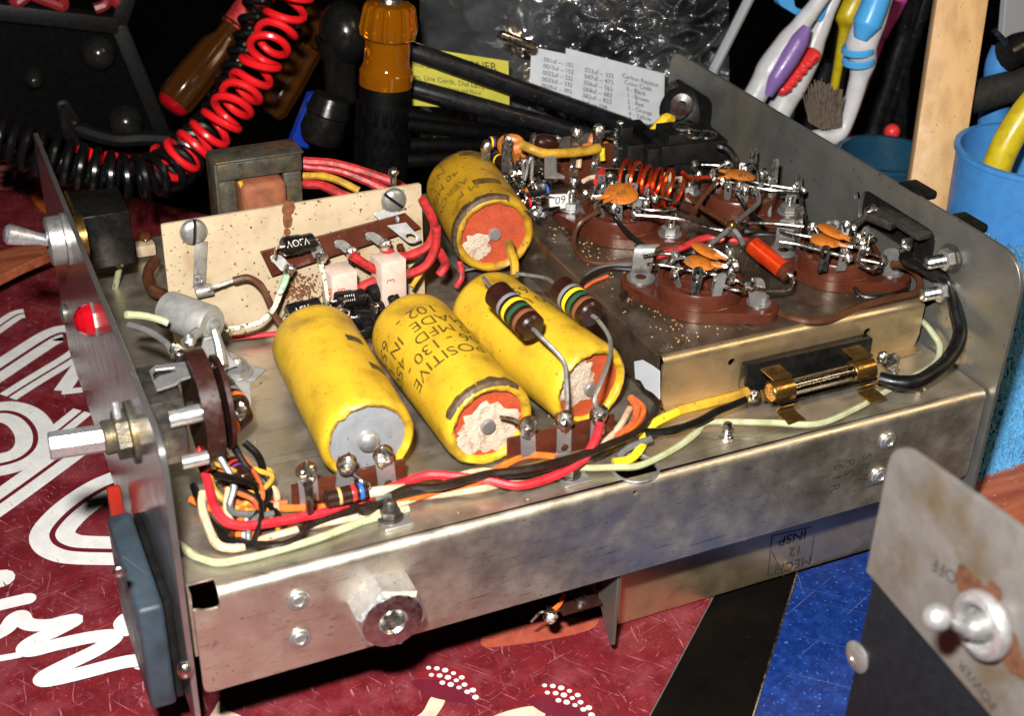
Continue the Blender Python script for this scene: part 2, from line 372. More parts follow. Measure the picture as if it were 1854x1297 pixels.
        for x in b.verts: x.co = o+u*x.co.x+v*x.co.y+w_*x.co.z
        return s.bm(b, mi)
    def sweep(s, prof, x0, x1, mi=0, nx=1):
        """a strip: the profile [(y, z)] carried along x"""
        vs = []; fs = []; n = len(prof)
        for i in range(nx+1):
            x = x0+(x1-x0)*i/nx
            vs += [(x, y, z) for y, z in prof]
        for i in range(nx):
            for j in range(n-1): fs.append((i*n+j, i*n+j+1, (i+1)*n+j+1, (i+1)*n+j))
        return s.add(vs, fs, mi)
    def text(s, st, size, o, u, v, mi=0, align='C', fn=None):
        vs, fs, wd = text2d(st, size); dx = {'C': -wd/2, 'L': 0, 'R': -wd}[align]
        if fn: return s.add([fn(x+dx, y) for x, y in vs], fs, mi)
        o, u, v = V(o), V(u).normalized(), V(v).normalized()
        return s.add([o+u*(x+dx)+v*y for x, y in vs], fs, mi)
    def strip(s, P, w_, n, mi=0, k=6, smooth=True):
        """a flat printed stroke lying on a plane of normal n"""
        P = catmull(P, k) if smooth else [V(p) for p in P]; n = V(n).normalized(); vs = []; fs = []
        for i, p in enumerate(P):
            t = (P[min(i+1, len(P)-1)]-P[max(i-1, 0)]).normalized(); d = n.cross(t).normalized()
            ww = w_(i/(len(P)-1)) if callable(w_) else w_
            h = n*(.0009*i)
            vs += [p-d*ww/2+h, p+d*ww/2+h]
        for i in range(len(P)-1): fs.append((2*i, 2*i+1, 2*i+3, 2*i+2))
        return s.add(vs, fs, mi)
    def poly(s, P, mi=0): return s.add(P, [tuple(range(len(P)))], mi)

WLOC = {}
def obj(name, g, mats, parent=None, label=None, cat=None, group=None, kind=None, angle=38, base=False):
    if isinstance(mats, str): mats = [mats]
    me = bpy.data.meshes.new(name)
    xs = [[v[i] for v in g.v] for i in range(3)]
    c = V([(min(x)+max(x))/2 for x in xs])
    if base or parent is None: c.z = min(xs[2])
    me.from_pydata([((v[0]-c.x)*S, (v[1]-c.y)*S, (v[2]-c.z)*S) for v in g.v], [], g.f)
    for k in mats: me.materials.append(mt[k])
    me.polygons.foreach_set('material_index', g.m)
    me.polygons.foreach_set('use_smooth', [True]*len(g.f))
    me.validate(); me.update()
    me.set_sharp_from_angle(angle=math.radians(angle))
    o = bpy.data.objects.new(name, me); COL.objects.link(o)
    return put(o, c, parent, label, cat, group, kind)
def put(o, c, parent, label, cat, group, kind):
    WLOC[o.name] = V(c)
    if parent: o.parent = parent; o.location = (V(c)-WLOC[parent.name])*S
    else: o.location = V(c)*S
    if label: o['label'] = label
    if cat: o['category'] = cat
    if group: o['group'] = group
    if kind: o['kind'] = kind
    return o
def thing(name, label, cat, c, group=None):
    o = bpy.data.objects.new(name, None); COL.objects.link(o); o.empty_display_size = .01
    return put(o, c, None, label, cat, group, None)
def one(name, fn, mats, parent=None, label=None, **k):
    g = G(); fn(g); return obj(name, g, mats, parent, label, **k)
Z = V((0, 0, 1)); X = V((1, 0, 0)); Y = V((0, 1, 0))
# ================================================================== THE SETTING
TZ = -8.0
one('table', lambda g: g.box((25, 45, TZ-1.72), (260, 240, 3), bev=.2), 'table_black', kind='structure')
def wall_fn(g):
    n = 24; vs = []; fs = []
    for i in range(n+1):
        a = -2.1+4.2*i/n
        for z in (TZ-.2, 150): vs.append((25+160*math.sin(a), 40+120*math.cos(a), z))
    for i in range(n): fs.append((2*i, 2*i+2, 2*i+3, 2*i+1))
    g.add(vs, fs)
D('wall_dark', (.02, .018, .017), (.014, .013, .012), rough=.8, ns=.05)
one('wall', wall_fn, 'wall_dark', kind='structure')

# ------------------------------------------------------------------ the printed maroon board under the radio
BZ = TZ
E0, E1 = at(1280, 1100, 'z', BZ), at(1175, 1297, 'z', BZ)
F0, F1 = at(385, 383, 'z', BZ), at(0, 285, 'z', BZ)
ed = (E1-E0).normalized(); fd = (F1-F0).normalized()
# far right corner: where the two edges meet
den = ed.x*fd.y-ed.y*fd.x
tt = ((F0.x-E0.x)*fd.y-(F0.y-E0.y)*fd.x)/den
K = E0+ed*tt
fd = V((ed.y, -ed.x, 0)) if V((ed.y, -ed.x, 0)).dot(fd) > 0 else V((-ed.y, ed.x, 0))
K2, K3, K4 = K+fd*60, K+fd*60+ed*70, K+ed*70
board = thing('printed_board', 'scratched maroon board with white outlined lettering under the radio chassis', 'board', (K+K3)/2)
def bd(g):
    out = rpoly([(p.x, p.y) for p in (K, K2, K3, K4)], .8)
    g.plate(out, [], (0, 0, BZ-.22), X, Y, .22, bev=.03)
    for i, f in enumerate(g.f):
        n = (V(g.v[f[1]])-V(g.v[f[0]])).cross(V(g.v[f[2]])-V(g.v[f[1]]))
        if abs(n.z) < .7*n.length: g.m[i] = 1
one('board_sheet', bd, ['board_red', 'board_core'], board)
PZ = BZ+.012
def bp(x, y, dz=0): return at(x, y, 'z', PZ+dz)
def pstroke(name, pts, w_, inner=True, mi='print_white', lab=None, k=6):
    g = G(); P = [bp(x, y) for x, y in pts]; g.strip(P, w_, Z, 0, k)
    if inner: g.strip([bp(x, y, .035) for x, y in pts], w_*.13, Z, 1, k)
    return obj(name, g, [mi, 'print_maroon'], board, lab)
pstroke('printed_letter', [(-30, 612), (8, 585), (30, 571), (44, 568)], .95)
pstroke('printed_letter', [(-30, 690), (20, 657), (85, 615), (112, 604), (119, 609), (100, 622), (75, 640)][:5], 1.55)
pstroke('printed_letter', [(14, 719), (60, 690), (126, 650), (150, 632)], 1.0)
pstroke('printed_letter', [(112, 708), (150, 655), (160, 640)], .75, inner=False)
pstroke('printed_letter', [(112, 710), (150, 706), (170, 700)], .45, inner=False)
pstroke('printed_letter', [(-30, 752), (10, 746), (42, 756), (62, 780), (62, 808), (40, 830), (5, 842), (-30, 845)], 1.65)
pstroke('printed_letter', [(-30, 930), (30, 888), (110, 830), (150, 800), (175, 785)], 1.5)
pstroke('printed_letter', [(100, 785), (125, 765), (150, 745)], 1.0)
pstroke('printed_letter', [(230, 868), (180, 890), (130, 925), (98, 960), (98, 980), (118, 993), (150, 998), (230, 1000)], 1.7, k=8)
def cursive(pts, w_, k=8):
    g = G(); P = [bp(x, y) for x, y in pts]; g.strip(P, w_, Z, 0, k)
    for p in (P[0], P[-1]): g.add([p+V((w_/2*math.cos(2*PI*i/12), w_/2*math.sin(2*PI*i/12), .002)) for i in range(12)], [tuple(range(12))])
    return obj('printed_script', g, 'print_white', board)
cursive([(-25, 1050), (-5, 1050), (2, 1048)], 1.0)
cursive([(-30, 1104), (10, 1094), (50, 1085)], .62)
cursive([(-30, 1160), (10, 1140), (25, 1122), (38, 1117), (45, 1128), (60, 1134), (90, 1134), (115, 1128), (136, 1126), (100, 1146), (60, 1165), (46, 1178), (60, 1182), (110, 1170), (170, 1158), (208, 1157), (180, 1180), (120, 1210), (80, 1232), (90, 1238), (150, 1225), (220, 1207), (256, 1202)], .62)
cursive([(-20, 1196), (30, 1188), (60, 1180)], .30)
def pblob(name, pts, mat, dz=0, rad=None, lab=None):
    g = G(); P = catmull([bp(x, y, dz) for x, y in pts], 5, True); g.poly(P); return obj(name, g, mat, board, lab)
pblob('printed_leaf', [(870, 1162), (885, 1148), (960, 1130), (1075, 1118), (1070, 1140), (1000, 1158), (920, 1170), (880, 1173)], 'print_salmon')
pblob('printed_leaf', [(55, 352), (75, 345), (100, 352), (130, 345), (205, 346), (175, 362), (130, 372), (95, 368), (92, 388), (78, 384), (66, 372)], 'print_orange')
pblob('printed_flower', [(-6, 305), (12, 300), (28, 312), (26, 338), (8, 344), (-8, 336)], 'print_pink')
for yy in (312, 322, 332): pblob('printed_flower', [(-6, yy), (10, yy-3), (22, yy), (10, yy+2)], 'print_maroon', .008)
for cx, cy in ((800, 1230), (1010, 1262)):
    pblob('printed_petal', [(cx-50, cy-5), (cx-10, cy-22), (cx+35, cy-14), (cx+70, cy+25), (cx+30, cy+14), (cx-15, cy)], 'print_redglow')
    pblob('printed_petal', [(cx-55, cy+4), (cx-10, cy+2), (cx+35, cy+18), (cx+60, cy+45), (cx+10, cy+40), (cx-30, cy+28)], 'print_plum', .004)
    def dots(g):
        i = 0
        for r_ in range(3):
            for c_ in range(6):
                if (r_ == 0 and c_ > 4) or (r_ == 2 and c_ < 1): continue
                x, y = cx-24+c_*15+r_*5, cy-20+r_*13+c_*c_*1.1
                p = bp(x, y, .016); rr = .085+.012*((r_*3+c_) % 3)
                g.add([p+V((rr*math.cos(2*PI*q/12), rr*math.sin(2*PI*q/12), 0)) for q in range(12)], [tuple(range(12))])
    gg = G(); dots(gg); o_ = obj('printed_dots', gg, 'print_white', board, kind='stuff')
pblob('printed_petal', [(740, 1310), (765, 1290), (780, 1264), (797, 1258), (806, 1268), (795, 1290), (775, 1310)], 'print_beige')
pblob('printed_petal', [(880, 1310), (905, 1293), (950, 1281), (978, 1281), (988, 1290), (970, 1310)], 'print_beige')
pblob('printed_petal', [(378, 1310), (388, 1285), (398, 1270), (408, 1285), (440, 1300), (430, 1315)], 'print_beige')
pblob('printed_petal', [(205, 1130), (222, 1112), (232, 1125), (235, 1150), (215, 1150)], 'print_white')

# ================================================================== THE RADIO CHASSIS
radio = thing('radio_chassis', 'open vintage radio chassis lying upside down with yellow capacitors and brown tube sockets', 'radio chassis', (14, 11, TZ))
R_ = radio
LX = 28.0
hole = at(1150, 848, 'z', 0)
def pan(g):
    out = [(0.02, .62), (.75, .62), (.75, .30), (LX, .30), (LX, 22.9), (0.02, 22.9)]
    g.plate(out, [circle(hole.x, hole.y, .72, 24), circle(13.3, 1.0, .13, 10)], (0, 0, -.1), X, Y, .1)
    fr = rpoly([(.02, -3.66), (LX-.03, -3.66), (LX-.03, -.30), (.75, -.30), (.75, -.62), (.30, -.62), (.10, -.5), (.02, -.5)], [.3, .3, 0, 0, .12, .12, 0, 0])
    h2 = at(1150, 893, 'y', 0)
    g.plate(fr, [circle(h2.x, h2.z, .10, 10)], (0, .1, 0), X, Z, .1)
    g.sweep([(.302*(1-math.sin(PI/2*i/8)), -.302*(1-math.cos(PI/2*i/8))) for i in range(9)], .75, LX-.01)
    g.sweep([(.30, -.1), (.16, -.14), (.1, -.30)], .75, LX-.01)
    g.box((LX/2, .3, -3.62), (LX-.4, .5, .08))
    # left end flange that is bolted to the front panel
    g.box((-.02, 11.5, -1.2), (.08, 22.6, 2.3)); g.box((LX+.03, 11.5, -1.2), (.08, 22.6, 2.3))
    g.box((LX/2, 22.95, -1.85), (LX-.1, .1, 3.6))
chassis = one('chassis_pan', pan, 'chassis_metal', radio)
def rivet(px, py):
    c = at(px, py, 'y', -.05)
    g = G(); g.lathe(c, (0, -1, 0), [(.34, -.04), (.34, .0), (.30, .05), (.24, .05), (.19, .10), (.15, .11), (.12, .06), (.05, .05), (0, .06)], 20)
    obj('rivet', g, 'dull_metal', chassis)
for q in ((540, 1088), (543, 1157), (1608, 799), (1592, 862)): rivet(*q)
def grom(g): g.lathe((hole.x, hole.y, .0), Z, [(.70, -.1), (.70, .02), (.74, .05), (.78, .04), (.80, 0)], 28)
one('grommet_ring', grom, 'dull_metal', chassis)
# stamp marks on the front wall, rotated, half rubbed off
def stamp(g):
    for i, (s_, px, py) in enumerate((('6 1 R', 1507, 868), ('P S', 1530, 848), ('S R Y', 1558, 850))):
        g.text(s_, .55, at(px, py, 'y', -.012), -Z*1, X, 0)
one('rubber_stamp', stamp, 'ink_black', chassis)

# hexagonal mounting bushing on the front wall
def hexb(g):
    c = at(692, 1090, 'y', 0)
    g.lathe(c+V((0, .0, 0)), (0, -1, 0), [(1.02, 0), (1.02, .10), (.9, .10)], 6, 0, up=V((.35, 0, 1)))
    g.lathe(c, (0, -1, 0), [(.34, .1), (.34, 1.02), (.42, 1.10), (.84, 1.10), (.98, .98), (.98, .1)][::-1]+[(.33, .4), (0, .4)], 6, 0, up=V((.35, 0, 1)))
def hexb2(g):
    c = at(692, 1090, 'y', 0)
    n = 6
    g.lathe(c, (0, -1, 0), [(1.12, 0), (1.12, .80), (1.0, .93), (.44, .93)], 6, 0, up=V((.30, 0, 1)))
    g.lathe(c, (0, -1, 0), [(.94, .92), (.92, .96), (.46, .96), (.39, .88), (.37, .3), (0, .3)], 32, 1)
hexo = one('hex_bushing', hexb2, ['satin_metal', 'bright_metal'], radio, angle=25)

# raised deck that carries the sockets
BX0, BX1, BY, BH = 16.72, 27.68, 3.48, 1.95
def deck(g):
    r = .26
    g.plate([(BX0+.12, BY+r), (BX1, BY+r), (BX1, 22.4), (BX0+.12, 22.4)], [], (0, 0, BH-.1), X, Y, .1, 0)
    hs = [circle(q.x, q.z, .15, 14) for q in (at(1325, 656, 'y', BY), at(1570, 601, 'y', BY))]
    g.plate([(BX0+.03, .02), (BX1-.15, .02), (BX1, .5), (BX1, BH-r), (BX0+.03, BH-r)], hs, (0, BY+.1, 0), X, Z, .1, 1)
    g.sweep([(BY+r*1.004*(1-math.sin(PI/2*i/8)), BH-r*1.004*(1-math.cos(PI/2*i/8))) for i in range(9)], BX0+.06, BX1, 1)
    g.plate([(BY+.3, .02), (22.4, .02), (22.4, BH-.12), (BY+.3, BH-.12)], [], (BX0, 0, 0), Y, Z, .1, 0)
    g.add([(BX0+.12*(1-math.cos(PI/2*i/5)), y, BH-.12*(1-math.sin(PI/2*i/5))) for i in range(6) for y in (BY+.28, 22.4)], [(2*i, 2*i+1, 2*i+3, 2*i+2) for i in range(5)], 0)
    g.box(((BX0+BX1)/2, BY-.18, .05), (BX1-BX0-.2, .5, .06), mi=1)
deck_o = one('raised_deck', deck, ['subchassis_top', 'gold_metal'], radio)

# the two end panels
fp_out = rpoly([(23.1, -4.7), (23.1, 5.2), (-.25, 5.3), (-.25, -4.7)], [.5, .4, 1.0, .6], 6)
one('front_panel', lambda g: g.plate(fp_out, [], (-.36, 0, 0), Y, Z, .17, bev=.025), 'front_steel', radio, label='polished steel front panel seen almost edge on')
rp_out = rpoly([(-.25, -4.7), (23.1, -4.7), (23.1, 5.2), (-.25, 5.2)], [.6, .5, .9, 1.45], 8)
def rpan(g):
    h1 = rpoly([(19.2, 1.2), (22.6, 1.2), (22.6, 4.05), (19.2, 4.05)], .5)
    h2 = rpoly([(4.05, 2.95), (8.4, 2.95), (8.4, 4.3), (4.05, 4.3)], .5)
    g.plate(rp_out, [h1, h2, circle(8.62, 3.85, .17, 12)], (28.10, 0, 0), Y, Z, .16, bev=.03)
rear = one('rear_panel', rpan, 'rear_steel', radio, label='grey rear panel with two cut openings')

# box cover underneath, with its inspection stamp
def cover(g):
    y0 = 1.95; x0 = at(1118, 1060, 'y', y0).x
    g.box(((x0+30)/2, y0+8, (-4.0+TZ+.03)/2), (30-x0, 16, abs(-4.0-TZ-.03)), bev=.18, seg=3)
cov = one('bottom_cover', cover, 'gold_metal', radio, label='brassy metal box cover under the chassis')
def insp(g):
    y0 = 1.938
    for s_, px, py, sz in (('INSP', 1437, 975, .62), ('12', 1442, 999, .58), ('MECH', 1438, 1024, .62)):
        g.text(s_, sz, at(px, py-8, 'y', y0), -X, -Z, 0)
    def ln(a, b): g.strip([at(*a, 'y', y0), at(*b, 'y', y0)], .035, Y, 0, smooth=False)
    ln((1398, 973), (1390, 1044)); ln((1474, 970), (1468, 1018)); ln((1396, 972), (1470, 955)); ln((1390, 1043), (1440, 1034)); ln((1398, 1000), (1420, 1046))
one('inspection_stamp', insp, 'ink_black', cov)
# bracket with a terminal lug hanging under the front wall
def brk(g):
    P = [at(1115, 1040, 'y', .55), at(1100, 1165, 'y', .55)]
    y0 = .55; x1 = P[0].x; zt = -3.66; zb = P[1].z
    g.plate([(.3, zt), (2.6, zt), (2.6, zt-.6), (.55, zb), (.42, zb), (.3, zb+.1)], [], (x1-.06, 0, 0), Y, Z, .12, 0, .02)
one('hanging_bracket', brk, 'rear_steel', radio)
def brkl(g):
    c = at(1045, 1090, 'y', 1.4)
    g.box(c, (1.5, .9, .1), bev=.03, mi=1); g.cyl(c+V((.1, -.1, .05)), c+V((.1, -.1, .25)), .22, n=14, mi=0)
    g.ball(c+V((-1.1, -.2, -.1)), (.30, .25, .25), 0, amp=.4); g.box(c+V((-.8, 0, .0)), (.6, .35, .06), mi=0)
    g.tube([c+V((-1.1, -.3, .1)), c+V((-1.5, -.3, .3)), c+V((-1.7, 0, -.3))], .05, 6, 0)
    g.tube([c+V((-.5, 0, .5)), c+V((-.75, -.1, .2)), c+V((-1.0, -.1, 0))], .09, 6, 2)
one('terminal_lug', brkl, ['solder', 'phenolic_dark', 'wire_orange'], radio)

# ------------------------------------------------------------------ fittings of the front panel
FX = -.36
def axc(px, py): return at(px, py, 'x', FX)
def tog(g):
    c = axc(122, 432)
    g.lathe(c, -X, [(.92, 0), (.92, .12), (.5, .12)], 30, 0)
    g.lathe(c, -X, [(.80, .12), (.84, .16), (.84, .62), (.78, .68), (.45, .70)], 40, 0, jit=lambda k, t, r, h: (r*(1+.03*(int(t*20/PI+.5) % 2)) if r > .8 else r, h))
    a = c+V((-.5, 0, 0)); d = at(8, 423, 'y', c.y)-a
    g.lathe(a, d, [(.20, 0), (.22, d.length*.3), (.34, d.length*.80), (.36, d.length*.93), (.26, d.length), (0, d.length*1.02)], 16, 1)
one('toggle_switch', tog, ['dull_metal', 'satin_metal'], radio, label='toggle switch with a bare metal bat lever')
def togb(g):
    c = axc(122, 432)
    a = at(190, 415, 'x', 1.3)
    g.cyl((-.15, c.y, c.z), (.25, c.y, c.z), .75, n=20, mi=1)
    g.box((1.15, a.y-.2, a.z+.15), (1.9, 2.4, 2.2), bev=.12)
    g.box((.2, a.y-.2, a.z+.15), (.10, 2.5, 2.3), mi=1)
    p = at(200, 460, 'x', 1.5)
    g.box(p+V((-.2, -.3, .35)), (.12, .5, .8), mi=1); g.ball(at(215, 475, 'x', 1.7), (.22, .2, .2), 2, amp=.4); g.ball(at(190, 478, 'x', 1.4), (.15, .14, .14), 1, amp=.4)
tb = one('switch_body', togb, ['black_plastic', 'brass', 'solder'], radio)
def jew(g):
    c = at(170, 578, 'x', FX)
    g.lathe(c, -X, [(.60, 0), (.60, .05), (.5, .06)], 8, 1)
    g.lathe(c, -X, [(.55, .04), (.56, .14), (.50, .34), (.36, .52), (.18, .62), (0, .65)], 12, 0)
one('pilot_lamp_jewel', jew, ['red_jewel', 'dull_metal'], radio, angle=20)
def scr(g):
    c = at(118, 567, 'x', FX)
    g.lathe(c, -X, [(.40, 0), (.40, .1), (.3, .2), (0, .24)], 14)
one('panel_screw', scr, 'rear_steel', radio)
def shaft(g):
    c = at(240, 783, 'x', FX)
    g.lathe(c, -X, [(.95, 0), (.95, .10), (.7, .12)], 24, 1)
    g.nut(c+V((-.1, 0, 0)), -X, .74, .42, 2)
    g.lathe(c, -X, [(.50, .3), (.52, .80), (.48, .86), (.3, .86)], 20, 2)
    b = c+V((-.8, 0, 0)); d = V((-1.55, .10, .06)); L_ = d.length
    # a shaft cut to a flat
    g.lathe(b, d, [(.42, 0), (.42, L_-.05), (.37, L_), (0, L_)], 8, 0, up=V((0, .38, 1)))
    g.cyl(c+V((-.35, -.1, .45)), c+V((-.35, .15, 1.05)), .12, n=10, mi=0)
one('control_shaft', shaft, ['satin_metal', 'lamination', 'lamination'], radio, angle=25)
# blue grey meter housing on the outside of the front panel
def meter(g):
    y0, y1, zt, zb = 1.15, 5.95, -.98, -4.9
    x0 = at(247, 1108, 'y', y0).x
    g.box(((x0-.62)/2, (y0+y1)/2, (zt+zb)/2), (abs(x0+.62), y1-y0, zt-zb), bev=.16, seg=3)
    g.box((-.48, (y0+y1)/2+.05, (zt+zb)/2), (.24, y1-y0-.25, zt-zb-.2), bev=.05, mi=1)
mto = one('meter_housing', meter, ['bluegrey_plastic', 'black_matte'], radio)
def mscrew(g):
    g.ball(at(336, 1218, 'x', -.5)+V((.0, .1, 0)), (.22, .22, .30), 0)
one('meter_screw', mscrew, 'bright_metal', mto)
one('meter_screw', lambda g: g.ball(at(213, 1037, 'x', -1.75)+V((.05, 0, 0)), (.1, .2, .2), 0), 'bright_metal', mto)
def redp(g):
    p, q = at(190, 848, 'x', -.9), at(205, 932, 'x', -.9)
    g.box((-.75, (p.y+q.y)/2, (p.z+q.z)/2-.5), (.45, abs(p.y-q.y)*.8, 1.3), bev=.08)
one('red_lens', redp, 'red_plastic', radio)

# ------------------------------------------------------------------ the four large capacitors
def capacitor(fpx, bpx, z, r, face, label, dirty=False, marks=None, a0=0.0, L_=None, body='cap_yellow'):
    f, b = at(*fpx, 'z', z), at(*bpx, 'z', z)
    a = b-f; L_ = L_ or a.length; a.normalize()
    u, v, a = frame(a); u = -u      # u to the right, v up, a away from the face
    def pos(h, ph, rr=r): return f+a*h+(u*math.cos(ph)+v*math.sin(ph))*rr
    sd = random.random()*40
    def jit(k, t, rr, h):
        n1 = noise.noise(V((math.cos(t)*3, math.sin(t)*3, sd+h*.7)))
        n2 = noise.noise(V((math.cos(t)*9, math.sin(t)*9, sd+k)))
        if k < 6: return rr*(1+.035*n1+.016*n2), h+.055*n2+.06*n1
        return rr*(1+.008*n1), h
    g = G(); H = r
    g.lathe(f, a, [(H*.78, .34), (H*.79, .10), (H*.83, .02), (H*.90, -.02), (H*.96, .05), (H*1.0, .22), (H*1.005, .55), (H, 1.2), (H, L_*.4), (H, L_*.7), (H, L_-.55), (H*.985, L_-.32), (H*.93, L_-.12), (H*.82, L_-.02), (H*.6, L_), (0, L_)], 72, 0, jit=jit)
    o = obj('filter_capacitor', g, body, radio, label, angle=50)
    if face == 'alu':
        g = G(); g.lathe(f+a*.16, -a, [(H*.815, -.05), (H*.815, 0), (H*.78, .02), (H*.5, .03), (0, .03)], 48)
        obj('end_plate', g, 'cap_alu', o)
        g = G(); c = f+a*.10+u*.0-v*.02
        g.lathe(c, -a, [(.35, -.05), (.36, .05), (.32, .16), (.2, .25), (0, .28)], 22)
        obj('rivet', g, 'satin_metal', o)
    else:
        g = G(); g.lathe(f+a*.20, -a, [(H*.815, -.02), (H*.815, 0), (0, 0)], 48)
        obj('end_plate', g, 'cap_board', o)
        # crusted electrolyte: a lumpy sheet over part of the face
        g = G(); n, mrg = 56, 34; vs = []; fs = []; idx = {}
        cx, cy, sx, sy, am = face['c']
        for i in range(mrg+1):
            for j in range(n):
                t = 2*PI*j/n; k_ = i/mrg
                e = 1+.30*noise.noise(V((math.cos(t)*2, math.sin(t)*2, sd)))+.18*noise.noise(V((math.cos(t)*6, math.sin(t)*6, sd)))
                x, y = cx+sx*k_*e*math.cos(t), cy+sy*k_*e*math.sin(t)
                q = math.hypot(x, y)
                if q > .80: x, y = x*.80/q, y*.80/q
                hgt = am*.26*(1-k_**6)*(.6+.5*noise.noise(V((x*5, y*5, sd)))+.5*noise.noise(V((x*21, y*21, sd))))
                vs.append(f+a*(.20-.012-max(-.01, hgt))+(u*x+v*y)*r); idx[i, j] = len(vs)-1
        for i in range(mrg):
            for j in range(n): fs.append((idx[i, j], idx[i, (j+1) % n], idx[i+1, (j+1) % n], idx[i+1, j]))
        g.add(vs, fs); obj('electrolyte_crust', g, 'crystal', o)
        g = G(); rx, ry = face.get('r', (0, 0)); c = f+a*.18+(u*rx+v*ry)*r
        g.lathe(c, -a, [(.25, -.05), (.255, .10), (.22, .16), (0, .17)], 22); obj('rivet', g, face.get('rm', 'dull_metal'), o)
        if face.get('char'):
            g = G(); nn = 40; vs = []; a1, a2 = face['char']
            for i in range(nn+1):
                ph = a1+(a2-a1)*i/nn
                w0 = .5+.5*noise.noise(V((ph*4, 1, sd))); e = math.sin(PI*i/nn)**.5
                vs += [pos(.10-.03*e, ph, r*.87), pos(.02, ph, r*(.93)+.02), pos(.12, ph, r*1.005+.015), pos(.20+.45*w0*e, ph, r*1.012+.01)]
            g.add(vs, [(4*i+j, 4*i+j+1, 4*i+j+5, 4*i+j+4) for i in range(nn) for j in range(3)]); obj('charred_rim', g, 'charred', o)
    if marks: marks(o, pos, r)
    return o, pos, f, a, u, v
def lettering(lines, size=.78, mat='ink'):
    def fn(o, pos, r):
        g = G()
        for st, h, ph0 in lines:
            g.text(st, size, 0, X, Y, 0, 'L', fn=lambda x, y, h=h, ph0=ph0: pos(h-y, ph0+x/r, r*1.006+.012))
        obj('printed_lettering', g, mat, o)
    return fn
def bars(bl, extra=None, mat='ink'):
    def fn(o, pos, r):
        for (h0, h1, p0, p1) in bl:
            g = G(); n = 8; vs = []
            for i in range(n+1):
                ph = p0+(p1-p0)*i/n; vs += [pos(h0, ph, r*1.006+.012), pos(h1, ph, r*1.006+.012)]
            g.add(vs, [(2*i, 2*i+1, 2*i+3, 2*i+2) for i in range(n)])
            obj('printed_bar', g, mat, o)
        if extra: extra(o, pos, r)
    return fn
R90 = PI/2
c1 = capacitor((668, 800), (582, 643), 1.52, 1.50, 'alu', 'yellow capacitor with a grey metal end plate and rivet', marks=bars([(3.75, 4.15, 1.25, .85), (2.05, 2.45, 1.05, .62)], mat='charred'), L_=6.6)
TX = [('POSITIVE', 2.62, .98), ('06 - 130 -', 3.32, .88), ('10 MFD   450 V', 4.02, .66), ('MADE  IN  USA', 4.72, .82), ('102 -   655', 5.42, 1.30)]
c2 = capacitor((888, 772), (745, 600), 1.50, 1.52, dict(c=(-.04, -.14, .74, .64, .20), r=(-.02, -.05), char=(2.75, .85)), 'yellow capacitor with POSITIVE lettering and charred upper rim', marks=lettering(TX, .74), L_=6.7)
TX3 = [('POSITIVE', 2.6, -1.1), ('06 - 130 - 0', 3.3, -1.3), ('10 MFD  450 U', 4.0, -1.3), ('MADE  IN  655', 4.75, -1.2)]
c3 = capacitor((1070, 703), (923, 592), 1.50, 1.50, dict(c=(-.34, .20, .52, .60, .16), r=(.05, -.08)), 'yellow capacitor under the two big brown resistors', marks=lettering(TX3, .74), L_=6.5)
def c4x(o, pos, r):
    g = G()
    for st, h, p0 in (('M F', 1.5, 1.75), ('AEROV', 2.25, 1.9), ('40 MFD', 3.2, 2.0), ('N  V', 4.0, 2.25)):
        g.text(st, .62, 0, X, Y, 0, 'L', fn=lambda x, y, h=h, ph0=p0: pos(h-y, ph0+x/r, r*1.006+.014))
    obj('printed_lettering', g, 'ink_faint', o)
c4 = capacitor((896, 427), (843, 345), 2.15, 1.62, dict(c=(-.42, -.30, .34, .34, .16), r=(.02, .0), rm='satin_metal', char=(PI+.5, 1.2)), 'dirty old yellow capacitor with a red end board at the back', marks=bars([(1.35, 1.85, 1.85, 1.15), (4.2, 4.7, 1.75, 1.1)], c4x, 'ink'), L_=5.0, body='cap_yellow_dirty')
# shadow side support for the old capacitor, a clip on the deck
one('capacitor_clip', lambda g: g.plate([(0, 0), (2.4, 0), (2.4, .5), (0, .5)], [], c4[2]+V((-1.2, .8, -1.75)), X, Y, .08), 'dull_metal', radio)
# ------------------------------------------------------------------ shared small things
def solder(g, c, r=.17, mi=0, amp=.35, h=1.15): g.ball(c, (r, r, r*h), mi, 10, 7, amp, 2.2)
def wire(name, pts, r, mat, label=None, k=7, n=8, parent=None):
    """pts: (px, py, z) on level planes, or ready points"""
    g = G(); P = [p if isinstance(p, V) else at(p[0], p[1], 'z', p[2]) for p in pts]
    sd = random.random()*60
    P = [p+V((noise.noise(V((i*.9, sd, 0))), noise.noise(V((i*.9, sd, 5))), .6*noise.noise(V((i*.9, sd, 9)))))*r*.55 if 0 < i < len(P)-1 else p for i, p in enumerate(P)]
    g.tube(P, lambda t: r*(1+.10*noise.noise(V((t*9, sd, 3)))), n, 0, k); return obj(name, g, mat, parent or radio, label)
def hexnut(g, c, r=.38, h=.3, stud=.45, mi=0, mi2=1, a=(0, 0, 1), up=None):
    c = V(c); a = V(a)
    g.lathe(c, a, [(0, 0), (r*1.28, 0), (r*1.28, .05), (0, .06)], 22, mi)
    g.nut(c+a*.05, a, r, h, mi, up=up)
    n = 7; pr = [(.17, 0)]
    for i in range(n): pr += [(.20, h+.04+i*stud/n), (.165, h+.04+(i+.5)*stud/n)]
    pr += [(.12, h+.06+stud), (0, h+.07+stud)]
    g.lathe(c, a, pr, 12, mi2)
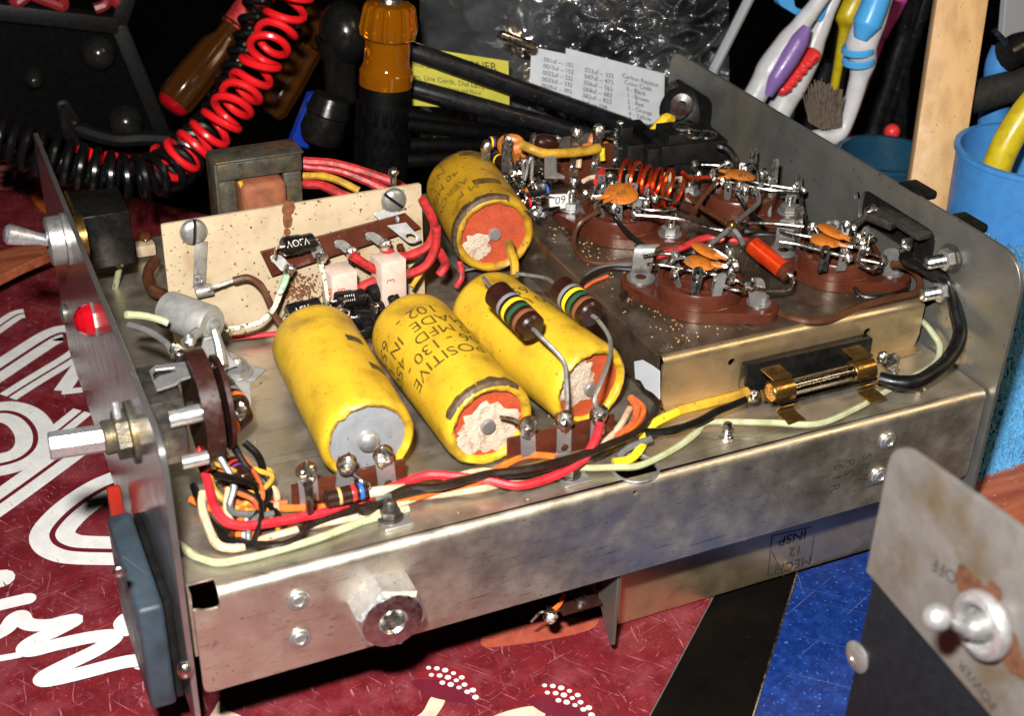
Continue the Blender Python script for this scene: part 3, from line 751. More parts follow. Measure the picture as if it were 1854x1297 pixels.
def slotscrew(g, c, a, r, mi=0, ang=0.0):
    a = V(a).normalized(); u, v, _ = frame(a)
    d = u*math.cos(ang)+v*math.sin(ang); e = a.cross(d)
    for s_ in (1, -1):     # a domed head in two halves with the slot between
        n = 12; rows = [(r, 0), (r, .08), (r*.86, .17), (r*.55, .235), (r*.2, .255)]
        vs = []; fs = []
        for rr, h in rows:
            for i in range(n+1):
                t = PI*i/n; x, y = rr*math.cos(t), rr*math.sin(t)
                vs.append(V(c)+a*h+d*x+e*s_*max(y, .055))
        for k in range(len(rows)-1):
            for i in range(n): fs.append((k*(n+1)+i, k*(n+1)+i+1, (k+1)*(n+1)+i+1, (k+1)*(n+1)+i))
        k = len(rows)-1; fs.append(tuple(k*(n+1)+i for i in range(n+1)))
        # wall of the slot
        vs2 = [V(c)+a*h+d*x+e*s_*.055 for rr, h in rows for x in (rr,)]+[V(c)+a*h+d*-rr+e*s_*.055 for rr, h in rows[::-1]]
        o = len(vs); vs += vs2; fs.append(tuple(range(o, o+len(vs2))))
        g.add(vs, fs, mi)
    g.lathe(c, a, [(r*1.0, 0), (r*1.0, .02), (0, .02)], 24, mi)
    g.box(V(c)+a*.06, (2*r*.97, .11, .08), u=d, v=e, mi=mi+1)  # black bar laid in the slot to darken it in place of shade
def soldertag(g, base, up, wide, w_=.42, h=1.0, th=.05, mi=0, slot=True):
    base = V(base); up = V(up).normalized(); wide = V(wide).normalized()
    out = rpoly([(-w_/2, 0), (w_/2, 0), (w_/2, h), (-w_/2, h)], [0, 0, w_*.5, w_*.5], 5)
    hs = [rpoly([(-w_*.2, h*.45), (w_*.2, h*.45), (w_*.2, h*.86), (-w_*.2, h*.86)], w_*.2, 3)] if slot else []
    g.plate(out, hs, base-wide.cross(up)*th/2, wide, up, th, mi)

# ------------------------------------------------------------------ cream shield plate
CY = 13.3
pl = [at(x, y, 'y', CY) for x, y in ((290, 405), (760, 330), (768, 560), (318, 655))]
cream = one('shield_plate', lambda g: g.plate(rpoly([(pl[3].x, .05), (pl[2].x, .05), (pl[1].x, pl[1].z), (pl[0].x, pl[0].z)], .08), [], (0, CY, 0), X, Z, .14, bev=.02), 'cream_plate', radio, label='cream coloured metal plate speckled with rust')
def rst(g):
    for (x, y, w_, h) in ((522, 378, .42, .42), (521, 398, .3, .5), (520, 421, .22, .25)):
        c = at(x, y, 'y', CY-.155); b = []
        for i in range(14):
            t = 2*PI*i/14; e = 1+.35*noise.noise(V((math.cos(t)*2+x, math.sin(t)*2, y*.1)))
            b.append(c+V((w_*e*math.cos(t)*.6, 0, h*e*math.sin(t)*.7)))
        g.poly(b)
def rst2(g):
    rst(g)
    g.v = [(x, y-.004*(i//14), z) for i, (x, y, z) in enumerate(g.v)]
one('rust_streak', rst2, 'rust', cream)
def crumbs(g):
    for i in range(300):
        c = at(random.gauss(545, 19), random.gauss(525, 15), 'y', CY-.17)
        g.ball(c, random.uniform(.015, .055), 0, 5, 4, .5)
one('rust_crumbs', crumbs, 'rust', cream, kind='stuff')
for (x, y, an) in ((350, 419, 1.45), (712, 362, -.75)):
    one('slotted_screw', lambda g: slotscrew(g, at(x, y, 'y', CY-.2), -Y, .47, ang=an), ['dull_metal', 'black_matte'], cream)
def strap(g):
    a, b = at(352, 440, 'y', CY-.22), at(373, 516, 'y', CY-.3)
    d = b-a; g.box((a+b)/2, (.44, .05, d.length), u=X, v=Y, bev=.01)
    g.v = [tuple(V(p)+V(((p[2]-(a.z+b.z)/2)/d.length*d.x, 0, 0))) for p in g.v]
    c = at(370, 527, 'y', CY-.42)
    g.cyl(c+V((-.30, 0, 0)), c+V((.28, 0, .03)), .22, n=14); solder(g, at(360, 505, 'y', CY-.4), .14)
one('ground_strap', strap, 'dull_metal', cream)
def clip(g):
    a = at(700, 388, 'y', CY-.30); b = at(742, 428, 'y', CY-.75)
    P = rpoly([(-.42, .75), (.42, .75), (.42, .3), (.30, -.1), (.26, -.95), (-.26, -.95), (-.34, -.1), (-.42, .3)], .15)
    ax = (a-b).normalized(); sd = X.cross(ax).normalized(); wd = ax.cross(sd).normalized()
    mid = a.lerp(b, .45)
    g.plate(P, [circle(0, -.68, .16, 12)], mid, V((1, 0, 0)).lerp(wd, .2), ax, .07, bev=.01)
    g.box(at(712, 365, 'y', CY-.18), (.85, .06, .8), bev=.02)
    g.ball(mid+V((-.02, -.12, .25)), (.13, .08, .13), 0)
one('mounting_lug', clip, 'grey_zinc', cream)
# brown tag strip standing off the plate
TY = 12.75
def tstrip(g):
    q = [at(*p, 'y', TY) for p in ((472, 458), (736, 388), (762, 412), (492, 500))]
    a = q[0]; u = (q[1]-q[0]).normalized(); v = (q[0]-q[3])
    g.add([q[3], q[2], q[1], q[0]]+[p+V((0, .14, 0)) for p in (q[3], q[2], q[1], q[0])], [(0, 1, 2, 3), (7, 6, 5, 4), (0, 4, 5, 1), (1, 5, 6, 2), (2, 6, 7, 3), (3, 7, 4, 0)])
ts = one('tag_strip', tstrip, 'phenolic', cream)
tags = [((497, 463), (520, 489)), ((570, 447), (579, 466)), ((612, 436), (634, 456)), ((668, 422), (694, 442))]
for (a, b) in tags:
    def f(g):
        p, q = at(*a, 'y', TY-.07), at(*b, 'y', TY-.45); d = p-q
        soldertag(g, q, d, X, .44, d.length*1.05, .05, 0, False)
        g.lathe(p+V((0, -.03, -.12)), -Y, [(.15, 0), (.15, .05), (.07, .06)], 14, 0)
        solder(g, q+V((.02, -.06, -.02)), .20, 1, .4); solder(g, q+V((.14, -.1, .05)), .14, 1, .4)
    one('solder_tag', f, ['dull_metal', 'solder'], ts)
one('flux_bead', lambda g: g.ball(at(725, 449, 'y', TY-.2), (.2, .14, .16), 0, amp=.3), 'flux', ts)
# diodes
def diode(a, b, r, y, txt=None, lead=True):
    p, q = at(*a, 'y', y), at(*b, 'y', y+.15); d = (q-p); L_ = d.length
    o = one('rectifier_diode', lambda g: g.lathe(p, d, [(0, 0), (r*.8, 0), (r, .07), (r, L_*.55), (r*.9, L_*.62), (r*.93, L_*.95), (r*.8, L_), (0, L_)], 22), 'black_plastic', radio)
    if txt:
        u, v, a_ = frame(d)
        one('printed_mark', lambda g: g.text(txt, .34, 0, X, Y, 0, 'C', fn=lambda x, y_: p+a_*(L_*.42-x)+(u*math.cos(-.5-y_/r+PI*1.05)+v*math.sin(-.5-y_/r+PI*1.05))*(r+.012) if False else p+a_*(L_*.40+x)+(u*math.cos(2.2-y_/r*-1)+v*math.sin(2.2-y_/r*-1))*(r+.012)), 'ink_white', o)
    if lead:
        for e, s_ in ((p, -1), (q, 1)):
            one('lead', lambda g: g.tube([e, e+d.normalized()*s_*.2, e+d.normalized()*s_*.32+V((0, -.05, -.35))], .05, 6), 'bare_wire', o)
    return o
diode((511, 447), (567, 437), .34, 12.2, 'VOLV')
diode((520, 570), (578, 553), .36, 11.9, 'FER')
diode((604, 546), (658, 538), .36, 11.4, 'IIIII')
diode((664, 534), (719, 516), .40, 11.9)
diode((668, 560), (690, 558), .30, 11.3, lead=False)
# pale block resistors
for (x0, y0, x1, y1, yy, t1) in ((599, 492, 645, 552, 11.5, ('V3', '5W')), (688, 470, 734, 525, 11.5, ('3', ''))):
    p, q = at(x0, y1, 'y', yy), at(x1, y0, 'y', yy)
    def f(g):
        w_ = q.x-p.x
        g.box(((p.x+q.x)/2, yy+.45, q.z-.9), (w_, .9, 1.8), u=V((1, .12, 0)), v=Y, bev=.03)
    o = one('block_resistor', f, 'crystal_block' if False else 'resistor_body', radio) if 'resistor_body' in mt else None
    if o is None:
        D('resistor_body', (.52, .40, .34), (.45, .34, .28), rough=.7, ns=3, speck=(.3, .2, .16), ss=10, st=.68)
        o = one('block_resistor', f, 'resistor_body', radio)
    def f2(g):
        g.text(t1[0], .42, ((p.x+q.x)/2+.05, yy-.035, q.z-.75), Z, -X, 0)
        if t1[1]: g.text(t1[1], .42, ((p.x+q.x)/2-.3, yy-.035, q.z-.75), Z, -X, 0)
    one('printed_mark', f2, 'ink_red', o)
wire('cloth_wire', [at(518, 503, 'y', 12.2), at(508, 530, 'y', 12.0), at(492, 562, 'y', 11.7), at(468, 584, 'y', 11.4), at(430, 594, 'y', 11.2), at(398, 598, 'y', 11.0), at(380, 596, 'y', 10.8)], .105, 'wire_cloth')
one('corroded_end', lambda g: g.tube([at(520, 498, 'y', 12.15), at(515, 512, 'y', 12.1), at(510, 524, 'y', 12.0)], .12, 8), 'patina', radio) if 'patina' in mt else None
wire('bare_wire', [at(377, 526, 'y', 12.7), at(400, 516, 'y', 12.6), at(425, 507, 'y', 12.6)], .085, 'bare_wire')
wire('brown_wire', [at(422, 508, 'y', 12.6), at(448, 503, 'y', 12.5), at(472, 516, 'y', 12.2), at(485, 545, 'y', 11.9), at(500, 575, 'y', 11.7), at(520, 600, 'y', 11.5)], .13, 'wire_darkbrown')
wire('speckled_wire', [at(580, 474, 'y', 12.2), at(590, 510, 'y', 12.0), at(597, 548, 'y', 11.8), at(612, 575, 'y', 11.6)], .10, 'wire_cloth')
for i, P in enumerate(([(693, 448), (715, 462), (745, 461), (775, 445), (786, 415), (778, 385), (764, 360)], [(636, 462), (660, 478), (690, 492), (735, 497), (770, 480), (788, 450), (790, 410)], [(795, 455), (805, 480), (795, 498)], [(690, 505), (662, 515), (650, 525)])):
    wire('red_cloth_wire', [at(x, y, 'y', 12.3-.3*(i % 2)) for x, y in P], .17, 'wire_red_dirty')
wire('black_wire', [at(640, 468, 'y', 12.4), at(632, 485, 'y', 12.3), at(620, 500, 'y', 12.4)], .09, 'wire_black')
wire('black_wire', [at(735, 500, 'y', 12.0), at(765, 470, 'y', 12.2), at(778, 430, 'y', 12.6)], .12, 'wire_black')
wire('yellow_wire', [at(745, 520, 'y', 11.9), at(768, 485, 'y', 12.2), at(785, 450, 'y', 12.4), at(790, 420, 'y', 12.6)], .10, 'wire_yellow_dirty')
wire('red_wire', [(420, 612, .3), (460, 608, .3), (500, 604, .3), (540, 600, .3)], .10, 'wire_red')
wire('yellow_wire', [at(832, 475, 'z', 1.6), at(836, 500, 'z', 1.2), at(826, 520, 'z', .8)], .12, 'wire_red_dirty')

# ------------------------------------------------------------------ transformer behind the plate
def trf(g):
    y0 = 20.0
    a, b = at(392, 300, 'y', y0), at(546, 275, 'y', y0)
    x0, x1, zt = a.x, b.x, (a.z+b.z)/2
    w_ = .75
    g.box(((x0+x1)/2, y0+.6, zt-w_/2), (x1-x0, 1.2, w_), bev=.06)
    g.box((x0+w_/2, y0+.8, zt-w_-1.7), (w_, 1.2, 3.4), bev=.06); g.box((x1-w_/2, y0+.8, zt-w_-1.7), (w_, 1.2, 3.4), bev=.06)
    g.box(((x0+x1)/2, y0+.65, zt+.05), (x1-x0+.12, 1.45, .1), bev=.03)
    g.box((x0-.06, y0+.65, zt-2.0), (.12, 1.45, 4.0), bev=.03)
tro = one('transformer', trf, 'lamination', radio)
def trc(g):
    y0 = 20.0; a, b = at(392, 300, 'y', y0), at(546, 275, 'y', y0); zt = (a.z+b.z)/2
    g.box(((a.x+b.x)/2, y0+.35, zt-2.45), (b.x-a.x-1.6, 1.7, 3.2), bev=.3, seg=4)
one('winding', trc, 'paper_brown', tro)
def paper(g):
    y0 = 20.0; a, b = at(392, 300, 'y', y0), at(546, 275, 'y', y0); zt = (a.z+b.z)/2
    g.tube([(a.x+.85, y0-.05, zt-.8), (a.x+.98, y0-.25, zt-1.5), (a.x+.92, y0-.2, zt-2.6)], .10, 8)
one('paper_edge', paper, 'wire_yellow_dirty', tro)
for i, (P, m_) in enumerate((([(550, 292), (600, 296), (650, 308), (705, 328), (740, 345)], 'wire_red_dirty'), ([(550, 300), (610, 308), (660, 325), (700, 345)], 'wire_red_dirty'), ([(550, 318), (585, 320), (615, 328), (650, 345)], 'wire_yellow_dirty'), ([(550, 333), (580, 336), (610, 347), (640, 360)], 'wire_red_dirty'))):
    wire('transformer_lead', [at(x, y, 'y', 19.3-.5*j) for j, (x, y) in enumerate(P)], .19 if m_ != 'wire_yellow_dirty' else .15, m_)
def post(g):
    c = at(712, 335, 'y', 15); g.cyl(c+V((0, 0, -2)), c, .10, n=10); g.ball(at(712, 312, 'y', 15), .2, 0, amp=.2); g.cyl(c, at(712, 312, 'y', 15), .12, n=10)
one('wire_post', post, 'solder', radio)

# ------------------------------------------------------------------ lamp holder behind the front panel
def lh(g):
    a, b = at(305, 561, 'z', 2.9), at(384, 590, 'z', 2.9)
    d = b-a; L_ = d.length; u, v, ax = frame(d)
    r = .66
    g.lathe(a, d, [(r*.86, .5), (r*.86, .04), (r*.97, 0), (r*1.0, .06), (r, L_*.92), (r*.9, L_), (r*.3, L_+.02), (0, L_+.02)], 28)
    g.lathe(b, d, [(r*.45, 0), (r*.45, .06), (r*.36, .08), (r*.30, .0)], 18)
    g.lathe(b, d, [(.14, 0), (.14, .14), (0, .16)], 10)
    # tag and bracket
    p = [at(*q, 'y', 8.6) for q in ((368, 612), (398, 604), (412, 640), (430, 660), (395, 672), (360, 640))]
    g.plate([(q.x, q.z) for q in p], [], (0, 8.6, 0), X, Z, .1, bev=.02)
    q = [at(*k, 'z', 1.15) for k in ((355, 648), (415, 640), (448, 662), (482, 672), (462, 690), (425, 698), (395, 680), (372, 664))]
    g.plate([(k.x, k.y) for k in q], [], (0, 0, 1.15), X, Y, .10, bev=.02)
    s_ = [at(*k, 'y', 6.6) for k in ((425, 690), (450, 688), (456, 760), (440, 770))]
    g.plate([(k.x, k.z) for k in s_], [], (0, 6.6, 0), X, Z, .08)
lho = one('lamp_holder', lh, 'grey_zinc', radio)
def lhn(g):
    c = at(430, 675, 'z', 1.26)
    g.lathe(c, Z, [(.52, 0), (.52, .06), (.3, .07)], 20); g.nut(c+Z*.05, Z, .42, .3); g.lathe(c, Z, [(.24, .3), (.24, .48), (.15, .58), (0, .6)], 14)
one('hex_nut', lhn, 'dull_metal', lho)
def lht(g):
    g.tube([at(388, 598, 'y', 8.5), at(396, 625, 'y', 8.2), at(402, 660, 'y', 7.9)], lambda t: .14+.05*t, 8)
    g.tube([at(360, 600, 'y', 8.6), at(345, 612, 'y', 8.4), at(335, 622, 'y', 8.2)], .17, 8)
    solder(g, at(343, 618, 'y', 8.1), .2)
one('contact_tag', lht, 'dull_metal', lho)
wire('cloth_wire', [at(228, 570, 'y', 9.5), at(260, 573, 'y', 9.6), at(292, 580, 'y', 9.6), at(305, 586, 'y', 9.5)], .12, 'wire_pale_green')
wire('grey_wire', [at(232, 588, 'y', 9.6), at(265, 598, 'y', 9.2), at(300, 620, 'y', 8.6), at(312, 640, 'y', 8.2)], .11, 'wire_greywire')
wire('pale_wire', [at(216, 484, 'x', 1.6), at(212, 508, 'x', 1.5), at(205, 535, 'x', 1.3)], .12, 'wire_pale_green')
wire('brown_cord', [at(282, 470, 'z', 1.2), at(268, 495, 'z', 1.0), at(275, 522, 'z', .9), at(300, 535, 'z', .9)], .22, 'wire_darkbrown')
def rearstuff(g):
    c = at(262, 432, 'z', .6); g.ball(c, (.45, .3, .3), 0); g.box(at(262, 450, 'z', .4), (.8, .6, .5), bev=.08, mi=1)
one('small_capacitor', rearstuff, ['flux', 'cream_plate'], radio)

# ------------------------------------------------------------------ rotary wafer switch behind the front panel
WX = 1.75
def waf(g):
    c = at(368, 735, 'x', WX)
    g.lathe((WX, c.y, c.z), X, [(.3, -.3), (1.75, -.3), (1.75, .24), (.3, .24)], 36)
    g.lathe((WX+.5, c.y, c.z), X, [(.2, 0), (1.45, 0), (1.45, .14), (.2, .14)], 28)
wafo = one('rotary_switch', waf, 'phenolic_dark', radio)
def wb(g):
    c = at(368, 735, 'x', WX)
    g.box((.45, c.y, c.z), (1.2, 2.2, 2.2), bev=.1, mi=1)
    g.cyl((1.0, c.y, c.z), (2.3, c.y, c.z), .22, n=14, mi=1)
    q = at(328, 755, 'x', .9); g.cyl(q+V((-.35, 0, 0)), q+V((.55, 0, 0)), .27, n=14, mi=0)
    q = at(345, 835, 'x', .9); g.cyl(q+V((-.25, 0, 0)), q+V((.5, 0, 0)), .21, n=14, mi=2)
one('switch_frame', wb, ['satin_metal', 'dark_steel', 'dull_metal'], wafo)
def wl(g):   # the pale slotted tag at the top
    q = [at(*k, 'z', 4.35) for k in ((270, 672), (282, 662), (335, 656), (345, 683), (325, 690), (318, 697), (284, 708))]
    h_ = [at(*k, 'z', 4.35) for k in ((276, 678), (282, 671), (316, 667), (318, 674), (288, 682), (279, 690))]
    g.plate([(k.x, k.y) for k in q], [[(k.x, k.y) for k in h_]], (0, 0, 4.3), X, Y, .07, bev=.01)
one('locating_tag', wl, 'satin_metal', wafo)
def wbl(g):
    for (x, y, z, r) in ((320, 648, 3.9, .16), (385, 728, 2.4, .22), (400, 728, 2.4, .2), (400, 798, 1.5, .25), (412, 795, 1.4, .2), (392, 868, .7, .2), (388, 720, 2.5, .15), (430, 752, 1.9, .22), (318, 632, 4.0, .18), (410, 842, .9, .2)):
        solder(g, at(x, y, 'z', z), r, 0, .4)
one('solder_joint', wbl, 'solder', wafo, kind='stuff')
# dark parts with orange bands on the switch
def cr(name, a, b, z, r, bands, body='carbon_brown', parent=None, z2=None, lead=None):
    p, q = at(*a, 'z', z), at(*b, 'z', z if z2 is None else z2); d = q-p; L_ = d.length
    e = min(.12, r*.3)
    o = one(name, lambda g: g.lathe(p, d, [(0, 0), (r-e*.6, 0), (r, e*.7), (r, L_-e*.7), (r-e*.6, L_), (0, L_)], 24), body, parent or radio)
    for t, wd, m_ in bands:
        one('colour_band', lambda g: g.lathe(p+d*t, d, [(r*1.004, 0), (r*1.016, .01), (r*1.016, wd-.01), (r*1.004, wd)], 24), 'band_'+m_, o)
    return o, p, q, d.normalized()
cr('carbon_resistor', (398, 694), (432, 738), 2.2, .38, ((.55, .18, 'grey'), (.78, .2, 'orange')), 'carbon_brown')
cr('carbon_resistor', (402, 780), (440, 745), 1.6, .42, ((.12, .22, 'orange'),), 'carbon_brown')

# ------------------------------------------------------------------ terminal strips along the front
def term_strip(q, lugs, y, lug_w, label=None):
    P = [at(*k, 'y', y) for k in q]
    x0, x1, zt, zb = P[0].x, P[1].x, max(P[0].z, .4), .12
    o = one('terminal_strip', lambda g: g.box(((x0+x1)/2, y+.06, (zt+zb)/2), (x1-x0, .13, zt-zb), bev=.015), 'phenolic', radio, label)
    for k, (top, bot, hole_) in enumerate(lugs):
        a, b = at(*top, 'y', y-.09), at(*bot, 'y', y-.07)
        def f(g):
            d = a-b; soldertag(g, b-Z*.12, d, X, lug_w, d.length+.10, .05, 0, False)
            if hole_: g.lathe(b+V((0, -.05, .12)), -Y, [(.13, 0), (.10, .015), (0, .012)], 12, 2)
            c = a+V((-.03, -.08, -.12)); solder(g, c, .29, 1, .38, 1.15); solder(g, c+V((-.12, -.18, -.04)), .18, 1, .45)
            g.tube([c+V((.26*math.cos(t), .02, .27*math.sin(t))) for t in (-.4, .4, 1.2, 2.0, 2.8, 3.5)], .075, 7, 2)
        one('solder_lug', f, ['satin_metal', 'solder', 'flux'], o)
    return o
ts1 = term_strip(((528, 882), (735, 850)), (((555, 845), (560, 905), 0), ((628, 832), (622, 892), 0), ((694, 815), (702, 880), 1)), 2.5, .58, 'brown terminal strip in front of the grey faced capacitor')
ts2 = term_strip(((920, 797), (1112, 768)), (((955, 762), (957, 820), 0), ((1022, 752), (1021, 815), 1), ((1084, 742), (1080, 805), 1)), 2.1, .50, 'brown terminal strip joining the two big resistors')
# strip feet
for c_ in (at(712, 950, 'z', .0), at(1035, 872, 'z', .0)):
    def f(g):
        g.box(c_+V((.1, .1, .06)), (.9, .75, .10), bev=.02, mi=1)
        g.box(c_+V((-.1, .55, .35)), (.5, .08, .7), mi=1)
        hexnut(g, c_+V((.0, .25, .1)), .32, .26, .30, 2, 2)
    one('strip_foot', f, ['flux', 'dull_metal', 'dark_steel'], ts1 if c_.x < 8 else ts2)
# small banded resistor lying along the wires
cr('carbon_resistor', (588, 905), (664, 888), .85, .27, ((.30, .09, 'gold'), (.62, .12, 'red'), (.80, .12, 'blue')), 'carbon_brown')
one('lead', lambda g: g.tube([at(664, 888, 'z', .85), at(668, 878, 'z', 1.1), at(655, 872, 'z', 1.3), at(640, 862, 'z', 1.35)], .05, 6), 'bare_wire', radio)
one('sleeve', lambda g: g.tube([at(668, 893, 'z', .55), at(700, 889, 'z', .55), at(732, 886, 'z', .5)], .17, 10), 'wire_cream', radio)

# big brown resistors above the capacitors
r1, p1, q1, d1 = cr('power_resistor', (898, 530), (965, 596), 4.0, .48, ((.34, .15, 'grey'), (.47, .17, 'yellow'), (.62, .17, 'green'), (.77, .17, 'brown')), z2=3.7)
r2, p2, q2, d2 = cr('power_resistor', (1013, 522), (1072, 572), 3.4, .50, ((.30, .15, 'grey'), (.43, .17, 'yellow'), (.58, .17, 'green'), (.74, .17, 'brown')), z2=3.2)
wire('resistor_lead', [q1-d1*.05, q1+d1*.45, at(1018, 652, 'z', 3.1), at(1026, 690, 'z', 2.5), at(1026, 735, 'z', 1.9), at(1022, 758, 'z', 1.6)], .075, 'dull_metal', parent=radio)
wire('resistor_lead', [q2-d2*.05, q2+d2*.3, at(1104, 612, 'z', 2.9), at(1103, 650, 'z', 2.7), at(1088, 695, 'z', 2.4), at(1075, 725, 'z', 2.1), at(1086, 748, 'z', 1.7)], .075, 'dull_metal', parent=radio)
wire('resistor_lead', [p1+d1*.05, p1-d1*.3, at(875, 503, 'z', 4.0)], .075, 'dull_metal')
wire('resistor_lead', [p2+d2*.05, p2-d2*.3, at(985, 503, 'z', 3.2), at(935, 495, 'z', 3.0)], .07, 'dull_metal')
wire('yellow_wire', [at(922, 440, 'z', 2.4), at(925, 455, 'z', 2.6), at(931, 478, 'z', 2.4), at(932, 500, 'z', 2.1)], .17, 'wire_yellow_dirty')
wire('cap_lead', [at(905, 755, 'z', 1.9), at(930, 760, 'z', 1.9), at(948, 770, 'z', 1.8)], .06, 'bare_wire')

# ------------------------------------------------------------------ the wire loom along the front edge
wire('black_wire', [(1165, 700, .5), (1190, 730, .55), (1160, 778, .7), (1100, 808, .8), (1040, 830, .8), (960, 850, .75), (880, 858, .7), (800, 880, .65), (740, 885, .6), (690, 908, .5), (660, 925, .4), (640, 918, .35), (635, 905, .5)], .14, 'wire_brown')
wire('brown_wire', [(1130, 800, .5), (1060, 832, .6), (960, 856, .55), (860, 866, .6), (780, 882, .6), (700, 905, .4), (600, 940, .25), (540, 960, .2)], .12, 'wire_brown')
wire('red_wire', [(1086, 768, 1.3), (1082, 790, 1.1), (1070, 815, .85), (1050, 838, .55), (1000, 862, .4), (940, 878, .4), (880, 870, .5), (820, 862, .55), (770, 862, .5), (720, 880, .45), (660, 905, .35), (600, 925, .35), (520, 944, .45), (450, 953, .6), (410, 945, .8), (390, 915, 1.0), (375, 870, 1.2), (362, 830, 1.5), (366, 812, 1.7), (382, 806, 1.8)], .14, 'wire_red', 'bright red wire looping to the rotary switch')
wire('orange_wire', [(1150, 725, .6), (1165, 745, .6), (1140, 780, .65), (1085, 815, .55), (1030, 828, .45), (960, 826, .4), (910, 845, .35), (870, 872, .35), (800, 888, .3), (700, 912, .25), (560, 920, .25), (470, 922, .25), (400, 925, .25), (345, 905, .3)], .12, 'wire_orange')
wire('cream_wire', [(1140, 740, .5), (1120, 775, .5), (1080, 812, .45), (1010, 838, .4), (930, 862, .35), (880, 852, .4), (830, 862, .35), (780, 890, .3), (720, 915, .2), (640, 938, .15), (560, 955, .15), (480, 975, .15), (455, 985, .15)], .11, 'wire_cream')
wire('cream_wire', [(980, 856, .15), (930, 870, .15), (880, 885, .2), (820, 892, .2), (760, 900, .2)], .12, 'wire_cream')
wire('orange_wire', [(560, 930, .2), (500, 946, .2), (440, 930, .3), (400, 940, .3)], .10, 'wire_orange_dull')
wire('brown_wire', [at(557, 872, 'y', .75), at(560, 900, 'y', .6), (560, 935, .3), (545, 970, .25), (500, 990, .2), (450, 985, .15), (400, 965, .2), (372, 935, .3)], .12, 'wire_brown')
wire('cloth_wire', [(367, 892, .8), (368, 920, .6), (378, 960, .35), (395, 985, .2), (420, 993, .15), (443, 990, .15)], .135, 'wire_cream')
wire('pale_green_wire', [(322, 985, .15), (350, 1004, .12), (365, 1013, .12), (392, 1020, .12), (430, 1015, .12), (500, 1000, .12), (580, 975, .12), (660, 945, .12), (740, 922, .12)], .12, 'wire_pale_green')
wire('pale_green_wire', [(1000, 846, .2), (1060, 848, .2), (1110, 847, .2), (1160, 842, .2), (1220, 815, .2), (1260, 785, .2), (1276, 768, .25), (1310, 763, .25), (1400, 766, .25), (1480, 768, .2), (1550, 740, .2), (1600, 712, .2), (1640, 690, .2), (1690, 660, .3), (1703, 630, .5), (1690, 605, .8), (1672, 585, .9), (1650, 570, .6)], .115, 'wire_pale_green')
wire('yellow_wire', [(1110, 838, .1), (1140, 832, .1), (1160, 810, .3), (1170, 785, .4), (1190, 765, .6), (1230, 745, .8)], .15, 'wire_yellow')
wire('yellow_sleeve', [(1228, 745, .8), (1270, 735, .85), (1320, 722, .9), (1352, 710, .9)], .19, 'wire_yellow_dirty')
wire('black_wire', [(1168, 784, .55), (1215, 780, .6), (1262, 765, .6), (1310, 740, .7), (1350, 724, .8)], .14, 'wire_black')
wire('grey_wire', [(1118, 828, .1), (1140, 810, .3), (1180, 795, .5)], .12, 'wire_greywire')
wire('rust_wire', [(1142, 720, .9), (1152, 740, .8), (1146, 768, .7), (1120, 790, .7)], .13, 'wire_orange_dull')
# wires of the left corner below the switch
wire('orange_wire', [at(383, 740, 'z', 2.3), (372, 765, 2.1), (370, 800, 1.8), (390, 830, 1.5), (405, 870, 1.0), (425, 905, .6), (450, 915, .4), (520, 912, .35)], .11, 'wire_orange_dull')
wire('brown_wire', [(376, 790, 1.9), (380, 830, 1.6), (410, 855, 1.1), (450, 870, .8)], .12, 'wire_brown')
wire('yellow_wire', [(412, 838, .9), (440, 848, .7), (470, 850, .6), (492, 855, .5), (488, 880, .4), (470, 915, .3), (458, 940, .2)], .10, 'wire_yellow_dirty')
wire('black_wire', [(443, 802, 1.3), (468, 825, 1.0), (475, 855, .8), (455, 875, .7), (440, 895, .6), (432, 915, .4)], .12, 'wire_black')
wire('black_wire', [(410, 850, .8), (430, 872, .7), (460, 875, .6), (475, 850, .6)], .13, 'wire_brown')
wire('orange_wire', [(450, 885, .4), (440, 920, .4), (434, 960, .3), (432, 975, .2)], .12, 'wire_orange')
wire('white_wire', [(446, 925, .3), (444, 945, .3), (440, 975, .2)], .10, 'white_plastic')
wire('orange_wire', [(470, 940, .3), (466, 960, .25), (462, 972, .2)], .12, 'wire_orange')
wire('grey_wire', [(495, 930, .5), (465, 938, .55), (452, 960, .4), (450, 980, .2)], .10, 'wire_greywire')
wire('black_wire', [(350, 880, .4), (370, 930, .4), (400, 968, .25), (440, 985, .2), (520, 988, .15)], .12, 'wire_black')
# corner tangle under the rotary switch
rt = random.Random(21)
for i in range(16):
    a_ = (rt.uniform(378, 425), rt.uniform(770, 870), rt.uniform(1.0, 2.2)); b_ = (rt.uniform(395, 500), rt.uniform(860, 930), rt.uniform(.3, 1.0)); c__ = (rt.uniform(410, 520), rt.uniform(915, 985), rt.uniform(.15, .4))
    m_ = rt.choice(('wire_black', 'wire_brown', 'wire_orange_dull', 'wire_yellow_dirty', 'wire_greywire', 'wire_darkbrown', 'wire_black', 'wire_cream'))
    wire({'wire_orange_dull': 'orange_wire', 'wire_yellow_dirty': 'yellow_wire', 'wire_greywire': 'grey_wire', 'wire_black': 'black_wire', 'wire_cream': 'cream_wire'}.get(m_, 'brown_wire'), [a_, ((a_[0]+b_[0])/2+rt.uniform(-25, 25), (a_[1]+b_[1])/2, (a_[2]+b_[2])/2), b_, c__], rt.uniform(.07, .12), m_)
cr('carbon_resistor', (418, 838), (446, 872), 1.2, .24, ((.2, .1, 'red'), (.4, .1, 'violet')))
cr('carbon_resistor', (372, 690), (392, 668), 3.0, .25, ((.2, .1, 'orange'),))
for (x, y, z, r) in ((392, 812, 1.6, .2), (420, 850, 1.0, .18), (404, 760, 2.0, .2), (356, 700, 3.3, .17), (375, 665, 3.6, .2), (436, 742, 2.1, .2)):
    one('solder_joint', lambda g: solder(g, at(x, y, 'z', z), r, 0, .45), 'solder', radio)
